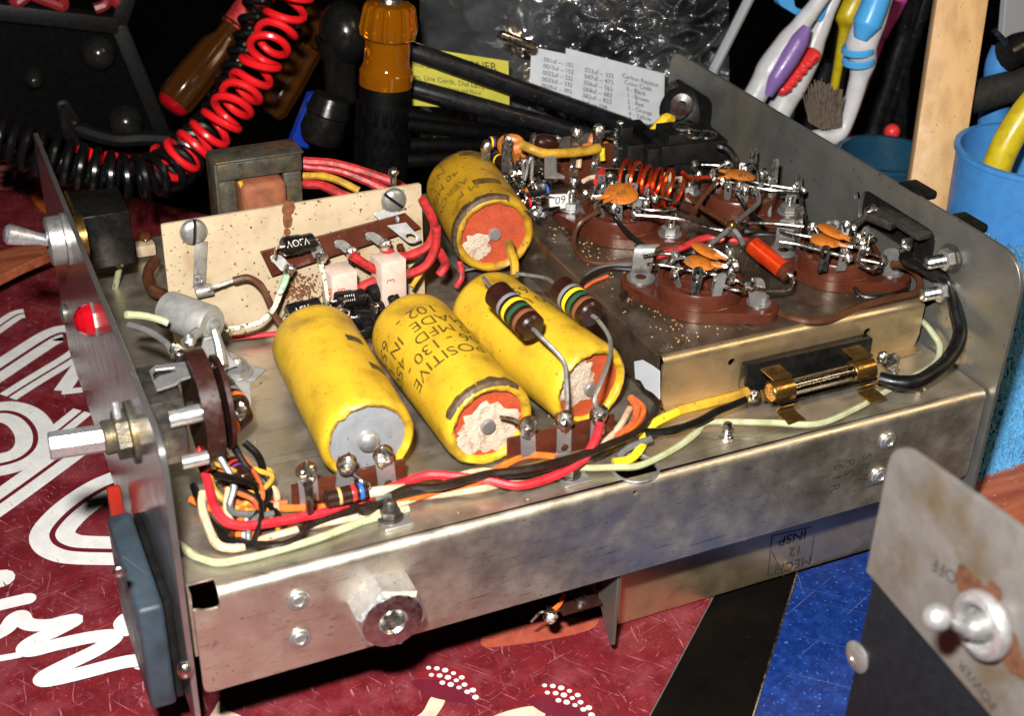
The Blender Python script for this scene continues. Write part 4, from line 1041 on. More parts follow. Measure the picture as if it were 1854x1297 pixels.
# dark small parts added to blacken the gaps between the plate and the yellow capacitors
for i, (a_, b_, yy) in enumerate((((640, 575), (672, 572), 11.0), ((655, 600), (690, 590), 10.6), ((610, 590), (640, 592), 11.2), ((700, 548), (716, 536), 11.6))):
    diode(a_, b_, .34, yy)
for i in range(12):
    a_ = at(rt.uniform(600, 700), rt.uniform(545, 600), 'y', rt.uniform(10.6, 11.6)); b_ = a_+V((rt.uniform(-1.2, 1.2), rt.uniform(-.4, .3), rt.uniform(-1.2, .4)))
    wire('tangled_lead', [a_, a_.lerp(b_, .5)+V((rt.uniform(-.3, .3), -.2, .2)), b_], rt.uniform(.05, .09), rt.choice(('wire_black', 'bare_wire', 'wire_brown', 'dull_metal')))
for (x, y, h) in ((1315, 792, .55), (1187, 0, 0), (1665, 700, .45), (1616, 665, .5)):
    if h:
        one('stud', lambda g: g.lathe(at(x, y, 'z', 0), Z, [(.26, 0), (.26, .05), (.18, .06), (.2, .14), (.17, .2), (.2, .26), (.17, .32), (.2, .38), (.14, h), (0, h+.02)], 14), 'bright_metal', radio)
# torn white label beside the deck
def torn(g):
    P = [at(*q, 'x', 16.3) for q in ((1148, 655), (1163, 652), (1180, 662), (1194, 672), (1194, 724), (1182, 712), (1168, 704), (1160, 690), (1150, 686))]
    g.plate([(p.y, p.z) for p in P], [], (16.3, 0, 0), Y, Z, .02)
one('torn_label', torn, 'paper_white', radio)

# ------------------------------------------------------------------ fuse holder
def fh(g):
    a, b = at(1342, 690, 'y', 3.3), at(1568, 640, 'y', 3.3)
    zt = at(1350, 660, 'y', 3.3).z
    g.box(((a.x+b.x)/2, 3.26, .62), (b.x-a.x, .42, 1.06), bev=.07)
    g.box(((a.x+b.x)/2, 2.62, .14), (b.x-a.x-.9, 1.3, .16), bev=.05)
fho = one('fuse_holder', fh, 'black_plastic', radio)
FA, FB = at(1392, 712, 'z', .95), at(1582, 664, 'z', .95)
fd_ = (FB-FA).normalized()
one('fuse_glass', lambda g: g.lathe(FA+fd_*.5, fd_, [(.22, 0), (.30, .0), (.30, 3.3), (.22, 3.3), (.22, 0)], 24), 'glass', fho)
one('fuse_wire', lambda g: g.tube([FA+fd_*.4, FA+fd_*2, FB-fd_*.3], .03, 6), 'bare_wire', fho)
for c_ in (FA+fd_*.05, FB-fd_*.95):
    def f(g):
        g.lathe(c_, fd_, [(0, 0), (.30, 0), (.335, .05), (.335, .75), (.31, .8), (0, .8)], 22)
    one('fuse_cap', f, 'brass', fho)
    def f2(g):
        s_ = fd_.cross(Z).normalized(); n = 14; vs = []
        for i in range(n+1):
            t = -.65+ (PI+1.3)*i/n
            rr = .40
            for k in (0, 1): vs.append(c_+fd_*(.05+.75*k)+s_*math.cos(t)*rr+Z*math.sin(t)*rr)
        g.add(vs, [(2*i, 2*i+1, 2*i+3, 2*i+2) for i in range(n)])
        e = c_+s_*.32-Z*.26
        for sg in (1, -1):
            e = c_+s_*.30*sg-Z*.24
            g.box(e+fd_*.42+s_*.16*sg-Z*.18, (.74, .05, .42), u=fd_, v=(s_-Z*.7*sg if sg > 0 else s_+Z*.7), bev=.01)
        g.box(c_+fd_*.42+Z*.44+V((0, .35, .05)), (.76, .8, .06), u=fd_, v=Y, bev=.01)
        g.box(c_+fd_*.42+s_*.75-Z*.62, (.7, .7, .06), u=fd_, v=s_, bev=.02)
    one('fuse_clip', f2, 'brass', fho)
for q_, rr in (((1365, 718, .8), .2), ((1612, 655, 1.0), .26), ((1598, 648, 1.1), .2)):
    one('solder_joint', lambda g: solder(g, at(q_[0], q_[1], 'z', q_[2]), rr, 0, .4), 'solder', fho)
def fsol(g):
    g.tube([at(1600, 650, 'z', 1.0), at(1616, 665, 'z', .8), at(1618, 678, 'z', .6)], .08, 7)
one('lead', fsol, 'solder', fho)
wire('power_cord', [(1592, 686, .7), (1620, 693, .7), (1655, 695, .7), (1690, 680, .8), (1718, 650, 1.0), (1733, 610, 1.5), (1735, 570, 2.0), (1720, 520, 2.7), (1700, 500, 3.0), (1670, 485, 3.3), (1645, 472, 3.6), (1640, 462, 3.8)], .26, 'wire_black', 'thick black cord from the fuse holder to the rear panel', n=12)
for (px, py, L_) in ((1700, 470, .95), (1690, 528, .9)):
    def f(g):
        c = at(px+22, py-2, 'x', 28.1); a = -X
        n = 12
        g.lathe(c, a, [(.55, 0), (.55, .06), (.3, .07)], 28, 0, jit=lambda k, t, r, h: (r*(1+.09*(int(t*28/PI+.5) % 2)) if r > .5 else r, h))
        g.nut(c+a*.07, a, .40, .32, 1)
        pr = [(.2, .3)]
        for i in range(7): pr += [(.235, .4+i*.1), (.20, .45+i*.1)]
        g.lathe(c, a, pr+[(.15, .4+L_*.75), (0, .42+L_*.75)], 14, 2)
    one('panel_bolt', f, ['dark_steel', 'dull_metal', 'bright_metal'], rear)
# ------------------------------------------------------------------ the four tube sockets on the deck
FT, BT = BH+.42, BH+1.02
e1a, e1b = at(1160, 505, 'z', FT), at(1372, 552, 'z', FT)
def socket(ea, eb, label, skip=(), nuts=(1, 1), a0=.35):
    c = (ea+eb)/2; d = (eb-ea).normalized()
    def f(g):
        pts = [(c.x+1.62*math.cos(t), c.y+1.62*math.sin(t)) for t in [2*PI*i/40 for i in range(40)]]
        for e in (ea, eb): pts += [(e.x+.72*math.cos(t), e.y+.72*math.sin(t)) for t in [2*PI*i/24 for i in range(24)]]
        g.plate(hull2(pts), [], (0, 0, BH+.005), X, Y, .41, bev=.05)
        g.lathe((c.x, c.y, FT-.01), Z, [(1.55, 0), (1.55, .05), (1.53, .07), (1.55, .09), (1.55, .50), (1.50, .60), (1.40, .61), (1.30, .60), (1.27, .46), (.55, .46), (.50, .60), (.30, .60), (.28, .2), (0, .2)], 48)
        for i in range(9):
            t = a0+2*PI*i/9
            q = V((c.x+.98*math.cos(t), c.y+.98*math.sin(t), FT+.50)); rd = V((math.cos(t), math.sin(t), 0))
            g.box(q, (.14, .50, .12), u=rd, v=Z.cross(rd), bev=.02)
            g.box(q-rd*.22+Z*0, (.5, .08, .16), u=rd, v=Z.cross(rd), bev=.01)
    o = one('tube_socket', f, 'phenolic', radio, label)
    lugs = []
    for i in range(9):
        t = a0+2*PI*(i+.5)/9
        rd = V((math.cos(t), math.sin(t), 0)); tg = Z.cross(rd)
        q = V((c.x, c.y, FT+.42))+rd*.98
        up = (Z+rd*random.uniform(.05, .35)+tg*random.uniform(-.15, .15)).normalized()
        if i in skip: lugs.append(q+up*.8); continue
        one('socket_lug', lambda g: soldertag(g, q, up, tg, .30, .85, .05, 0, True), 'dull_metal', o)
        lugs.append(q+up*.68)
    for e, k in ((ea, nuts[0]), (eb, nuts[1])):
        if k == 1: one('hex_nut', lambda g: hexnut(g, (e.x, e.y, FT), .36, .30, .42, 0, 1), ['dull_metal', 'bright_metal'], o)
        elif k == 2:   # a bent ground lug in place of the bare nut
            def f(g):
                g.lathe((e.x, e.y, FT), Z, [(.52, 0), (.52, .07), (.2, .08)], 22)
                P = [(e.x+.1, e.y+.25, FT+.05), (e.x+.05, e.y+.05, FT+.35), (e.x+.02, e.y-.02, FT+.8), (e.x+.12, e.y+.05, FT+1.15), (e.x+.34, e.y+.12, FT+1.22)]
                n = 10; C = catmull(P, 5); w_ = V((.34, -.12, 0))
                vs = []
                for p in C: vs += [p-w_, p+w_, p+w_+V((0, .06, .03)), p-w_+V((0, .06, .03))]
                fs = []
                for i in range(len(C)-1):
                    for j in range(4): fs.append((4*i+j, 4*i+(j+1) % 4, 4*i+4+(j+1) % 4, 4*i+4+j))
                fs.append((0, 1, 2, 3)); fs.append(tuple(4*(len(C)-1)+j for j in range(4)))
                g.add(vs, fs)
            one('ground_lug', f, 'dull_metal', o)
        elif k == 3:
            def f(g):
                hexnut(g, (e.x+.1, e.y+.1, FT), .34, .28, .3)
                soldertag(g, V((e.x-.1, e.y-.15, FT+.06)), V((-.15, .1, 1)), V((1, -.2, 0)), .62, 1.1, .06, 0, False)
            one('ground_lug', f, 'dull_metal', o)
    rs = random.Random(int(c.x*100))
    for i in range(7):      # thin leads strung from tag to tag
        a, b = rs.sample(range(9), 2); p, q = lugs[a], lugs[b]
        m = p.lerp(q, .5)+V((rs.uniform(-.25, .25), rs.uniform(-.25, .25), rs.uniform(.05, .40)))
        one('lead', lambda g: g.tube([p-Z*.1, p, m, q, q-Z*.12], rs.uniform(.035, .055), 6), rs.choice(('bare_wire', 'bare_wire', 'dull_metal', 'wire_black')), o)
    for i in range(9):
        if rs.random() < .7: one('solder_joint', lambda g: solder(g, lugs[i]-Z*rs.uniform(0, .2), rs.uniform(.09, .16), rs.choice((0, 0, 1)), .4, 1.35), ['solder', 'flux'], o)
    for i in range(3):
        a = rs.randrange(9); t = rs.choice((PI/2, -PI/2))+rs.uniform(-.45, .45); e = V((c.x+1.85*math.cos(t), c.y+1.85*math.sin(t), BH+.10))
        one('lead_wire', lambda g: g.tube([lugs[a]-Z*.15, lugs[a].lerp(e, .45)+Z*.12, e, e+V((.9*math.cos(t+1.1), .9*math.sin(t+1.1), 0)), e+V((1.9*math.cos(t+1.5), 1.9*math.sin(t+1.5), 0))], .085, 7), rs.choice(('wire_darkbrown', 'wire_black', 'wire_brown', 'wire_greywire')), o)
    return o, c, lugs
s1 = socket(e1a, e1b, 'brown tube socket nearest the corner of the deck', skip=(3,), nuts=(2, 3), a0=.2)
c2_ = at(1514, 476, 'z', FT); hv = (e1b-e1a)/2*.93
s2 = socket(c2_-hv, c2_+hv, 'brown tube socket beside the rear panel', skip=(4,), nuts=(2, 3), a0=.4)
s3 = socket(at(1034, 378, 'z', FT), at(1213, 424, 'z', FT), 'brown tube socket behind the red copper coil', a0=.3)
s4 = socket(at(1247, 348, 'z', FT), at(1428, 384, 'z', FT), 'brown tube socket at the far end of the deck', a0=.5)
HZ = 3.45
def bare(pts, r=.065, mat='bare_wire', z=HZ, name='bare_wire'):
    return wire(name, [(p[0], p[1], p[2] if len(p) > 2 else z) for p in pts], r, mat, parent=radio, k=6)
bare([(1165, 464), (1200, 459), (1225, 462), (1260, 472)])
bare([(1172, 479, 3.5), (1200, 480), (1260, 492), (1318, 502), (1350, 515)])
bare([(1312, 518, 3.3), (1325, 524, 3.3), (1345, 525, 3.3), (1358, 517, 3.3)])
bare([(1368, 522, 3.2), (1390, 527, 3.0), (1420, 526, 2.8), (1433, 518, 2.8), (1432, 508, 2.9)], .07)
bare([(1150, 389), (1200, 393), (1240, 398), (1275, 410), (1310, 417), (1325, 410)], .075, z=3.7)
bare([(1325, 410), (1360, 405), (1400, 405), (1455, 410)], .075, z=3.7)
bare([(1412, 437), (1445, 443), (1500, 457), (1535, 465)], .075, z=3.6)
bare([(1410, 416), (1440, 424), (1475, 430)], .06, z=3.6)
bare([(1552, 478), (1575, 486), (1592, 480), (1595, 470)], .06)
bare([(1560, 452), (1585, 462), (1600, 468)], .06)
bare([(1560, 470), (1580, 474), (1598, 478)], .06)
bare([(1180, 352), (1215, 362), (1240, 372)], .06)
bare([(1100, 362), (1140, 372), (1180, 380), (1225, 378)], .07)
bare([(1315, 328), (1360, 338), (1400, 344), (1446, 346)], .07)
bare([(1310, 322), (1345, 326), (1400, 336), (1440, 342)], .055)
bare([(1270, 298), (1290, 299), (1308, 300)], .05)
bare([(1080, 304, 2.6), (1120, 306, 2.8), (1160, 308, 2.9)], .05)
bare([(1446, 346), (1451, 360, 3.1), (1450, 390, 2.9), (1444, 410, 3.0), (1440, 440, 3.1)], .09, 'wire_black')
# the joint where the insulated crossing wires meet
JX, JY, JZ = 1325, 409, 3.75
one('wire_joint', lambda g: solder(g, at(JX, JY, 'z', JZ), .19, 0, .3), 'brass', radio)
for P, m_ in (([(1322, 406), (1300, 394, 3.5), (1270, 376, 3.2), (1245, 352, 3.0)], 'wire_darkbrown'), ([(1330, 404), (1352, 386, 3.6), (1372, 368, 3.4), (1372, 352, 3.4), (1364, 345, 3.4)], 'wire_greywire'), ([(1320, 415), (1300, 432, 3.6), (1282, 444, 3.5)], 'wire_greywire'), ([(1328, 415), (1340, 430, 3.5), (1346, 445, 3.3)], 'wire_greywire'), ([(1383, 405, 3.2), (1358, 385, 3.2), (1340, 358, 3.3), (1337, 350, 3.4)], 'wire_black'), ([(1258, 380, 3.1), (1275, 355, 3.4), (1300, 328, 3.5)], 'wire_darkbrown'), ([(1113, 392, 3.1), (1130, 415, 2.9), (1165, 445, 2.5), (1195, 452, 2.3)], 'wire_black'), ([(1085, 382, 3.3), (1050, 405, 2.7), (1040, 440, 2.2), (1060, 470, 2.1), (1100, 478, 2.1), (1150, 470, 2.2), (1185, 455, 2.3), (1230, 445, 2.4)], 'wire_darkbrown'), ([(1150, 488, 2.1), (1100, 488, 2.1), (1060, 505, 2.1), (1050, 525, 2.05)], 'wire_brown'), ([(1165, 476, 2.2), (1110, 482, 2.15), (1075, 490, 2.1), (1055, 510, 2.08)], 'wire_greywire')):
    wire('lead_wire', [(p[0], p[1], p[2] if len(p) > 2 else JZ) for p in P], .10, m_)
wire('rust_wire', [(1100, 500, 2.05), (1075, 510, 2.05), (1060, 520, 2.05)], .07, 'wire_orange_dull')
wire('red_wire', [(1185, 466, 2.3), (1230, 450, 2.5), (1275, 432, 2.6), (1310, 434, 2.6), (1345, 436, 2.7), (1372, 440, 2.9)], .14, 'wire_red_dirty')
# brown wire that runs along the front of the deck
wire('brown_wire', [(1388, 545, 2.1), (1400, 560, 2.03), (1440, 578, 2.03), (1490, 582, 2.03), (1535, 566, 2.03), (1580, 548, 2.03), (1630, 540, 2.03), (1660, 530, 2.05), (1664, 508, 2.3), (1645, 485, 2.9), (1615, 478, 3.2)], .14, 'wire_darkbrown', 'brown wire snaking along the front of the deck')
# solder joints on the lugs
def joints(g):
    for (x, y, z, r) in ((1225, 466, 3.5, .16), (1275, 492, 3.5, .1), (1300, 508, 3.3, .2), (1325, 505, 3.5, .18), (1360, 515, 3.4, .2), (1322, 462, 3.5, .2), (1330, 482, 3.4, .2), (1285, 445, 3.6, .14), (1320, 452, 3.7, .16),
                         (1470, 412, 3.6, .2), (1535, 467, 3.5, .22), (1560, 440, 3.5, .22), (1552, 432, 3.6, .2), (1600, 470, 3.4, .16), (1545, 415, 3.9, .16), (1570, 455, 3.4, .16),
                         (1110, 378, 3.4, .2), (1090, 340, 3.5, .2), (1060, 350, 3.6, .16), (1148, 388, 3.4, .18), (1170, 370, 3.5, .18), (1185, 360, 3.5, .18), (1108, 335, 3.5, .22), (1040, 330, 3.3, .22),
                         (1335, 342, 3.6, .22), (1366, 346, 3.4, .16), (1310, 330, 3.5, .18), (1290, 320, 3.4, .2), (1317, 297, 3.6, .2), (1258, 300, 3.2, .22), (1265, 318, 3.2, .2), (1440, 340, 3.5, .16), (1455, 345, 3.4, .14), (1395, 340, 3.5, .14), (1103, 320, 2.9, .2)):
        solder(g, at(x, y, 'z', z), r*.85, 0, .4, 1.3)
one('solder_joints', joints, 'solder', radio, kind='stuff')
# tall hooked lugs that stand above the sockets
def hook(px, py, z0, h, w_, lean=(0, 0), mat='dull_metal', loop=True):
    b = at(px, py, 'z', z0)
    one('socket_lug', lambda g: soldertag(g, b, V((lean[0], lean[1], 1)), V((1, -.25, 0)), w_, h, .06, 0, loop), mat, radio)
for a in ((1257, 535, 2.95, 1.05, .36, (.12, .1), 'bright_metal', True), (1297, 536, 2.95, .85, .34, (.25, .1), 'dull_metal', False), (1488, 492, 2.95, 1.0, .36, (.1, .1), 'bright_metal', True), (1522, 490, 2.95, .75, .34, (.1, 0), 'dull_metal', True), (1362, 306, 3.0, .9, .30, (.05, .1), 'bright_metal', True), (1137, 345, 3.1, .7, .28, (.05, .1), 'dull_metal', True), (1440, 445, 2.9, 1.5, .30, (.15, .2), 'bright_metal', False), (1398, 355, 2.9, 1.5, .28, (.15, .25), 'bright_metal', False), (1445, 360, 2.9, 1.0, .30, (0, .2), 'bright_metal', False), (1090, 370, 2.9, 1.2, .32, (0, .2), 'bright_metal', False), (1150, 400, 2.9, .9, .34, (.1, .1), 'dull_metal', False), (1338, 355, 2.9, .9, .34, (.1, .1), 'bright_metal', False)): hook(*a)
one('tie_point', lambda g: (g.cyl(at(1510, 432, 'z', 3.0), at(1510, 408, 'z', 4.0), .06, n=8), g.lathe(at(1510, 407, 'z', 4.05), V((-.3, -.75, .6)), [(.16, 0), (.2, .04), (.18, .08), (.1, .09), (0, .07)], 16)), 'bright_metal', radio)
# orange ceramic disc capacitors
def disc(px, py, z, r, th, nrm, leadto, label=None, txt=None, tail=None):
    c = at(px, py, 'z', z); n = V(nrm).normalized(); u, v, _ = frame(n)
    T = [at(*q[:2], 'z', q[2] if len(q) > 2 else z-.05) for q in leadto]
    def f(g):
        g.lathe(c, n, [(0, -th), (r*.5, -th*.95), (r*.85, -th*.6), (r, 0), (r*.85, th*.6), (r*.5, th*.95), (0, th)], 26, 0, jit=lambda k, t, rr, h: (rr*(1+.05*math.sin(2*t+1)+.03*math.sin(3*t)), h))
        for t in T:
            d = (t-c); d.normalize(); s_ = c+d*r*.75
            g.tube([s_, c+d*(r*1.15), c+d*(r*1.6)], lambda q: th*.95-q*th*.45, 8)
    o = one('disc_capacitor', f, 'ceramic_orange', radio, label)
    def f2(g):
        for t in T:
            d = (t-c).normalized(); g.tube([c+d*r*1.3, c+d*r*1.8+V((0, 0, .02)), t], .05, 6)
    one('lead', f2, 'bare_wire', o)
    if txt:
        th *= 1.0
        rr = V((.94, -.28, 0)); rr = (rr-n*rr.dot(n)).normalized(); vv = n.cross(rr)
        one('printed_mark', lambda g: g.text(txt, r*.6, c+n*(th*1.03)-vv*r*.3, rr, vv, 0), 'ink', o)
    return o
disc(1277, 454, 3.95, .56, .11, (.38, -.12, 1), [(1322, 472)], 'orange disc capacitor on top of the nearest socket')
disc(1266, 476, 3.70, .54, .11, (.05, -.05, 1), [(1318, 485), (1312, 480)])
disc(1505, 419, 4.1, .54, .11, (.3, -.12, 1), [(1548, 440), (1545, 436)], 'orange disc capacitor beside the rear panel')
disc(1494, 436, 3.85, .54, .11, (.03, -.02, 1), [(1540, 448)])
disc(1340, 317, 3.6, .60, .12, (.08, .02, 1), [(1310, 310), (1308, 322)], 'orange disc capacitor on the far socket')
disc(1124, 351, 3.9, .66, .12, (-.22, -.18, 1), [(1085, 358), (1085, 370)], 'orange disc capacitor marked 68 next to the red coil', '68')
disc(925, 264, 3.4, .56, .16, (-.45, -.85, .1), [(905, 290), (928, 305)], 'orange disc capacitor standing at the end of the back strip')
disc(938, 276, 3.3, .50, .16, (-.45, -.85, .1), [(935, 308)])
disc(1086, 257, 3.2, .52, .12, (-.15, -.9, .35), [(1060, 262), (1112, 266)], 'orange disc capacitor marked 25', '25')
# red copper coil of thick wire
def hel(p, q, r, turns, wr, n=20, ends=True, ph0=0.0, rr=None):
    d = q-p; u, v, a = frame(d); P = []
    N_ = int(turns*n)
    for i in range(N_+1):
        t = i/N_; ph = ph0+2*PI*turns*t; R0 = r if rr is None else r*rr(t)
        P.append(p+d*t+(u*math.cos(ph)+v*math.sin(ph))*R0)
    return P
def coil(g):
    p, q = at(1126, 322, 'z', 3.3), at(1228, 346, 'z', 3.3)
    P = hel(p, q, .74, 5.2, .075, 24, rr=lambda t: 1+.06*math.sin(9*t))
    P = [P[0]+V((-.1, .1, -.9))]+P+[P[-1]+V((.5, .1, -.4)), P[-1]+V((1.2, -.2, -.3))]
    g.tube(P, .085, 8, 0, smooth=False)
one('copper_coil', coil, 'copper_red', radio, label='open coil of thick red enamelled copper wire')
# wound choke on a brown core
def choke(g):
    p, q = at(1358, 440, 'z', 3.2), at(1428, 497, 'z', 2.75); d = q-p; L_ = d.length
    g.lathe(p, d, [(0, 0), (.30, 0), (.32, .03), (.32, .15), (.26, .16)], 26, 1)
    prof = []
    n = 30
    for i in range(n+1):
        h = .15+(L_-.45)*i/n; prof += [(.315, h), (.345, h+(L_-.45)/n*.5)]
    g.lathe(p, d, prof, 28, 0)
    g.lathe(p, d, [(.26, L_-.30), (.335, L_-.29), (.335, L_-.02), (.30, L_), (0, L_)], 26, 1)
    dn = d.normalized(); g.lathe(q, dn, [(.12, 0), (.12, .10), (.08, .16), (0, .17)], 12, 2)
    g.tube([q+dn*.1, q+dn*.25+V((0, 0, .02)), at(1436, 512, 'z', 2.7)], .06, 7, 2)
one('wound_choke', choke, ['copper_wound', 'phenolic', 'bright_metal'], radio, label='bright orange wire wound choke on a brown core')

# crumbs of dry dirt on the deck and the pan
def crumbs2(g):
    rq = random.Random(8)
    for i in range(420):
        if i < 260: x, y, z = rq.uniform(16.9, 19.0)+abs(rq.gauss(0, .8)), rq.uniform(4.2, 14), BH
        elif i < 340: x, y, z = rq.uniform(17, 27.5), rq.uniform(4, 15), BH
        else: x, y, z = rq.uniform(.5, 27), rq.uniform(.5, 12), 0
        g.ball((x, y, z+.01), (rq.uniform(.012, .05), rq.uniform(.012, .05), rq.uniform(.01, .03)), rq.choice((0, 0, 1)), 5, 4, .5)
D('dry_dirt', (.46, .30, .13), (.30, .18, .07), rough=.8, ns=5)
one('dirt_crumbs', crumbs2, ['dry_dirt', 'rust'], radio, kind='stuff')
# ------------------------------------------------------------------ back row: terminal strip with its parts
BYY = 17.6
def bstrip(g):
    a, b = at(985, 262, 'y', BYY), at(1215, 262, 'y', BYY)
    g.box(((a.x+b.x)/2, BYY, 2.75), (b.x-a.x, .14, 1.5), bev=.02)
bs = one('terminal_strip', bstrip, 'phenolic', radio, label='long brown terminal strip at the back of the deck')
for (x, y, r) in ((880, 262, .26), (918, 250, .2), (968, 250, .26), (1005, 252, .24), (1043, 240, .30), (1083, 236, .30), (1122, 226, .24)):
    def f(g):
        b = at(x, y, 'y', BYY-.15)
        soldertag(g, V((b.x, BYY-.12, BH+.25)), Z, X, .42, b.z-BH-.2, .05, 0, False)
        solder(g, b+V((0, -.05, -.05)), r*.9, 1, .3, 1.25)
        g.lathe(V((b.x, BYY-.16, BH+.7)), -Y, [(.18, 0), (.18, .04), (.08, .05)], 12, 0)
    one('solder_lug', f, ['bright_metal', 'solder'], bs)
def glassy(g):
    a, b = at(972, 256, 'y', BYY-.5), at(1006, 262, 'y', BYY-.5); d = b-a
    g.lathe(a, d, [(0, -.1), (.25, 0), (.36, .2), (.36, d.length-.2), (.25, d.length), (0, d.length+.1)], 20)
one('glass_diode', glassy, 'carbon_brown', radio)
wire('yellow_wire', [at(945, 262, 'y', 17.0), at(962, 270, 'y', 16.6), at(985, 277, 'y', 16.4), at(1020, 278, 'y', 16.4), at(1060, 274, 'y', 16.6), at(1083, 268, 'y', 16.8)], .20, 'wire_yellow_dirty', 'fat dirty yellow wire across the back strip', n=10)
wire('yellow_wire', [at(1090, 268, 'y', 16.9), at(1091, 290, 'y', 16.8)], .12, 'wire_yellow')
wire('cream_wire', [(982, 286, 3.0), (995, 300, 2.6), (1012, 314, 2.3), (1030, 318, 2.3), (1045, 312, 2.4)], .13, 'wire_cream')
wire('cream_wire', [at(1050, 266, 'y', 17.3), at(1049, 285, 'y', 17.2), at(1047, 304, 'y', 17.0)], .12, 'wire_cream')
wire('black_wire', [(1022, 295, 2.6), (1040, 305, 2.3), (1075, 308, 2.3), (1130, 308, 2.4)], .11, 'wire_black')
wire('cream_wire', [(1056, 328, 3.2), (1068, 322, 3.2), (1080, 320, 3.2)], .10, 'wire_cream')
one('red_sleeve', lambda g: g.tube([at(1081, 330, 'z', 3.3), at(1090, 310, 'z', 3.3)], .16, 12), 'wire_red', radio)
def flag(g):   # the white tag printed 09
    q = [at(x, y, 'y', 14.5) for x, y in ((993, 352), (1027, 350), (1027, 375), (994, 376))]
    g.plate(rpoly([(p.x, p.z) for p in q], .1), [], (0, 14.5, 0), X, Z, .12, bev=.015)
flo = one('numbered_tag', flag, 'print_white', radio, label='small white tag printed 09')
one('printed_mark', lambda g: g.text('09', .48, at(1014, 369, 'y', 14.37), X, Z), 'ink_black', flo)
def bent(g):
    q = [at(x, y, 'y', 15.2) for x, y in ((985, 283), (1005, 281), (1007, 310), (1022, 318), (1020, 323), (985, 322))]
    g.plate([(p.x, p.z) for p in q], [], (0, 15.2, 0), X, Z, .1, bev=.02)
    g.tube([at(950, 326, 'y', 15), at(955, 300, 'y', 15), at(952, 290, 'y', 15), at(947, 296, 'y', 15), at(948, 322, 'y', 15)], .07, 7)
    g.tube([at(962, 325, 'y', 15), at(964, 292, 'y', 15), at(961, 286, 'y', 15), at(957, 295, 'y', 15)], .07, 7)
one('bent_tab', bent, 'dull_metal', radio)
cr('carbon_resistor', (886, 278), (918, 300), 3.2, .26, ((.12, .10, 'green'), (.32, .1, 'violet'), (.52, .1, 'yellow')), 'carbon_brown')
cr('carbon_resistor', (886, 258), (902, 256), 3.4, .24, ((.1, .1, 'yellow'), (.25, .1, 'violet')), 'carbon_brown')
cr('carbon_resistor', (945, 352), (990, 345), 2.4, .28, ((.06, .12, 'orange'), (.9, .1, 'blue')), 'black_plastic')
cr('carbon_resistor', (952, 368), (985, 362), 2.2, .20, ((.1, .1, 'red'), (.3, .1, 'grey')), 'carbon_brown')
cr('carbon_resistor', (905, 325), (930, 318), 2.5, .22, ((.2, .1, 'orange'),), 'carbon_brown')
def junk(g):
    for i in range(26):
        x, y = random.uniform(890, 985), random.uniform(285, 390)
        if x < 905+(y-285)*.5: x = 905+(y-285)*.5+random.uniform(5, 30)
        b = at(x, y, 'z', random.uniform(2.1, 3.0))
        g.tube([b, b+V((random.uniform(-.6, .6), random.uniform(-.6, .6), random.uniform(.2, .6))), b+V((random.uniform(-1.1, 1.1), random.uniform(-1, 1), random.uniform(-.3, .3)))], .05, 6, random.choice((0, 0, 1)))
        solder(g, b, random.uniform(.1, .2), random.choice((0, 0, 2)), .4)
one('tangled_lead', junk, ['bare_wire', 'wire_black', 'dull_metal'], radio, kind='stuff')
# black connector stack at the back corner
def conn(g):
    a = at(1190, 290, 'z', BH+.05)
    u = V((1, -.12, 0)).normalized(); v = Z.cross(u)
    def bx(px, py, z, sx, sy, sz, mi=0, bev=.06): g.box(at(px, py, 'z', z), (sx, sy, sz), u=u, v=v, bev=bev, mi=mi)
    bx(1150, 280, 2.9, 1.6, 2.2, 1.8); bx(1165, 262, 3.3, 1.0, 3.4, 1.0); bx(1240, 262, 3.5, 3.0, 2.0, .9); bx(1260, 285, 3.0, 2.4, 1.2, .9)
    bx(1125, 240, 3.9, .6, 1.2, .9); bx(1230, 245, 4.0, 1.6, 1.5, .7)
    bx(1212, 282, 3.1, 2.6, 1.0, .08, 1, .01); bx(1205, 265, 3.5, 1.5, .7, .08, 1, .01); bx(1190, 250, 3.6, 1.6, .6, .08, 1, .01)
    for (x, y, z) in ((1110, 247, 3.8), (1126, 264, 3.4), (1236, 231, 4.4), (1256, 245, 4.2), (1280, 246, 3.9)):
        g.lathe(at(x, y, 'z', z), Z, [(.42, 0), (.42, .1), (.3, .16), (0, .17)], 18, 2)
    g.cyl(at(1122, 228, 'y', 17.5), at(1122, 220, 'y', 17.5), .3, n=12)
one('rear_connector', conn, ['black_matte', 'dull_metal', 'bright_metal'], radio, label='stack of black contact strips in the back corner of the deck')
def can(g): g.lathe(at(1222, 314, 'z', BH), Z, [(.95, 0), (.95, .7), (.85, .78), (0, .78)], 28)
one('trimmer_can', can, 'cream_plate', radio)
def ybit(g): g.tube([at(1178, 245, 'y', 18.5), at(1192, 228, 'y', 18.8), at(1205, 214, 'y', 19.0), at(1215, 216, 'y', 19.2)], .22, 9)
one('yellow_wire', ybit, 'wire_yellow', radio)
def relay(g):   # the round part seen through the back opening
    c = V((27.7, 21.0, 3.0))
    g.lathe(c, V((-.6, -.6, .3)), [(1.1, -.4), (1.1, 0), (.8, .25), (.4, .3), (.4, .8), (0, .8)], 24, 0)
    g.lathe(c+V((-.3, -.4, .5)), V((-.5, -.7, .2)), [(.5, 0), (.5, .3), (.2, .35)], 18, 1)
    g.box((28.6, 21.0, 2.6), (.9, 3.6, 3.0), mi=0)  # black backing added so the opening reads as dark inside
    for (x, y) in ((1222, 158), (1230, 172), (1240, 215)):
        g.lathe(at(x, y, 'x', 28.05), V((-1, -.2, 0)), [(.3, 0), (.3, .2), (.12, .22), (.12, .5), (0, .5)], 14, 2)
one('antenna_connector', relay, ['black_matte', 'phenolic_dark', 'dark_steel'], radio)
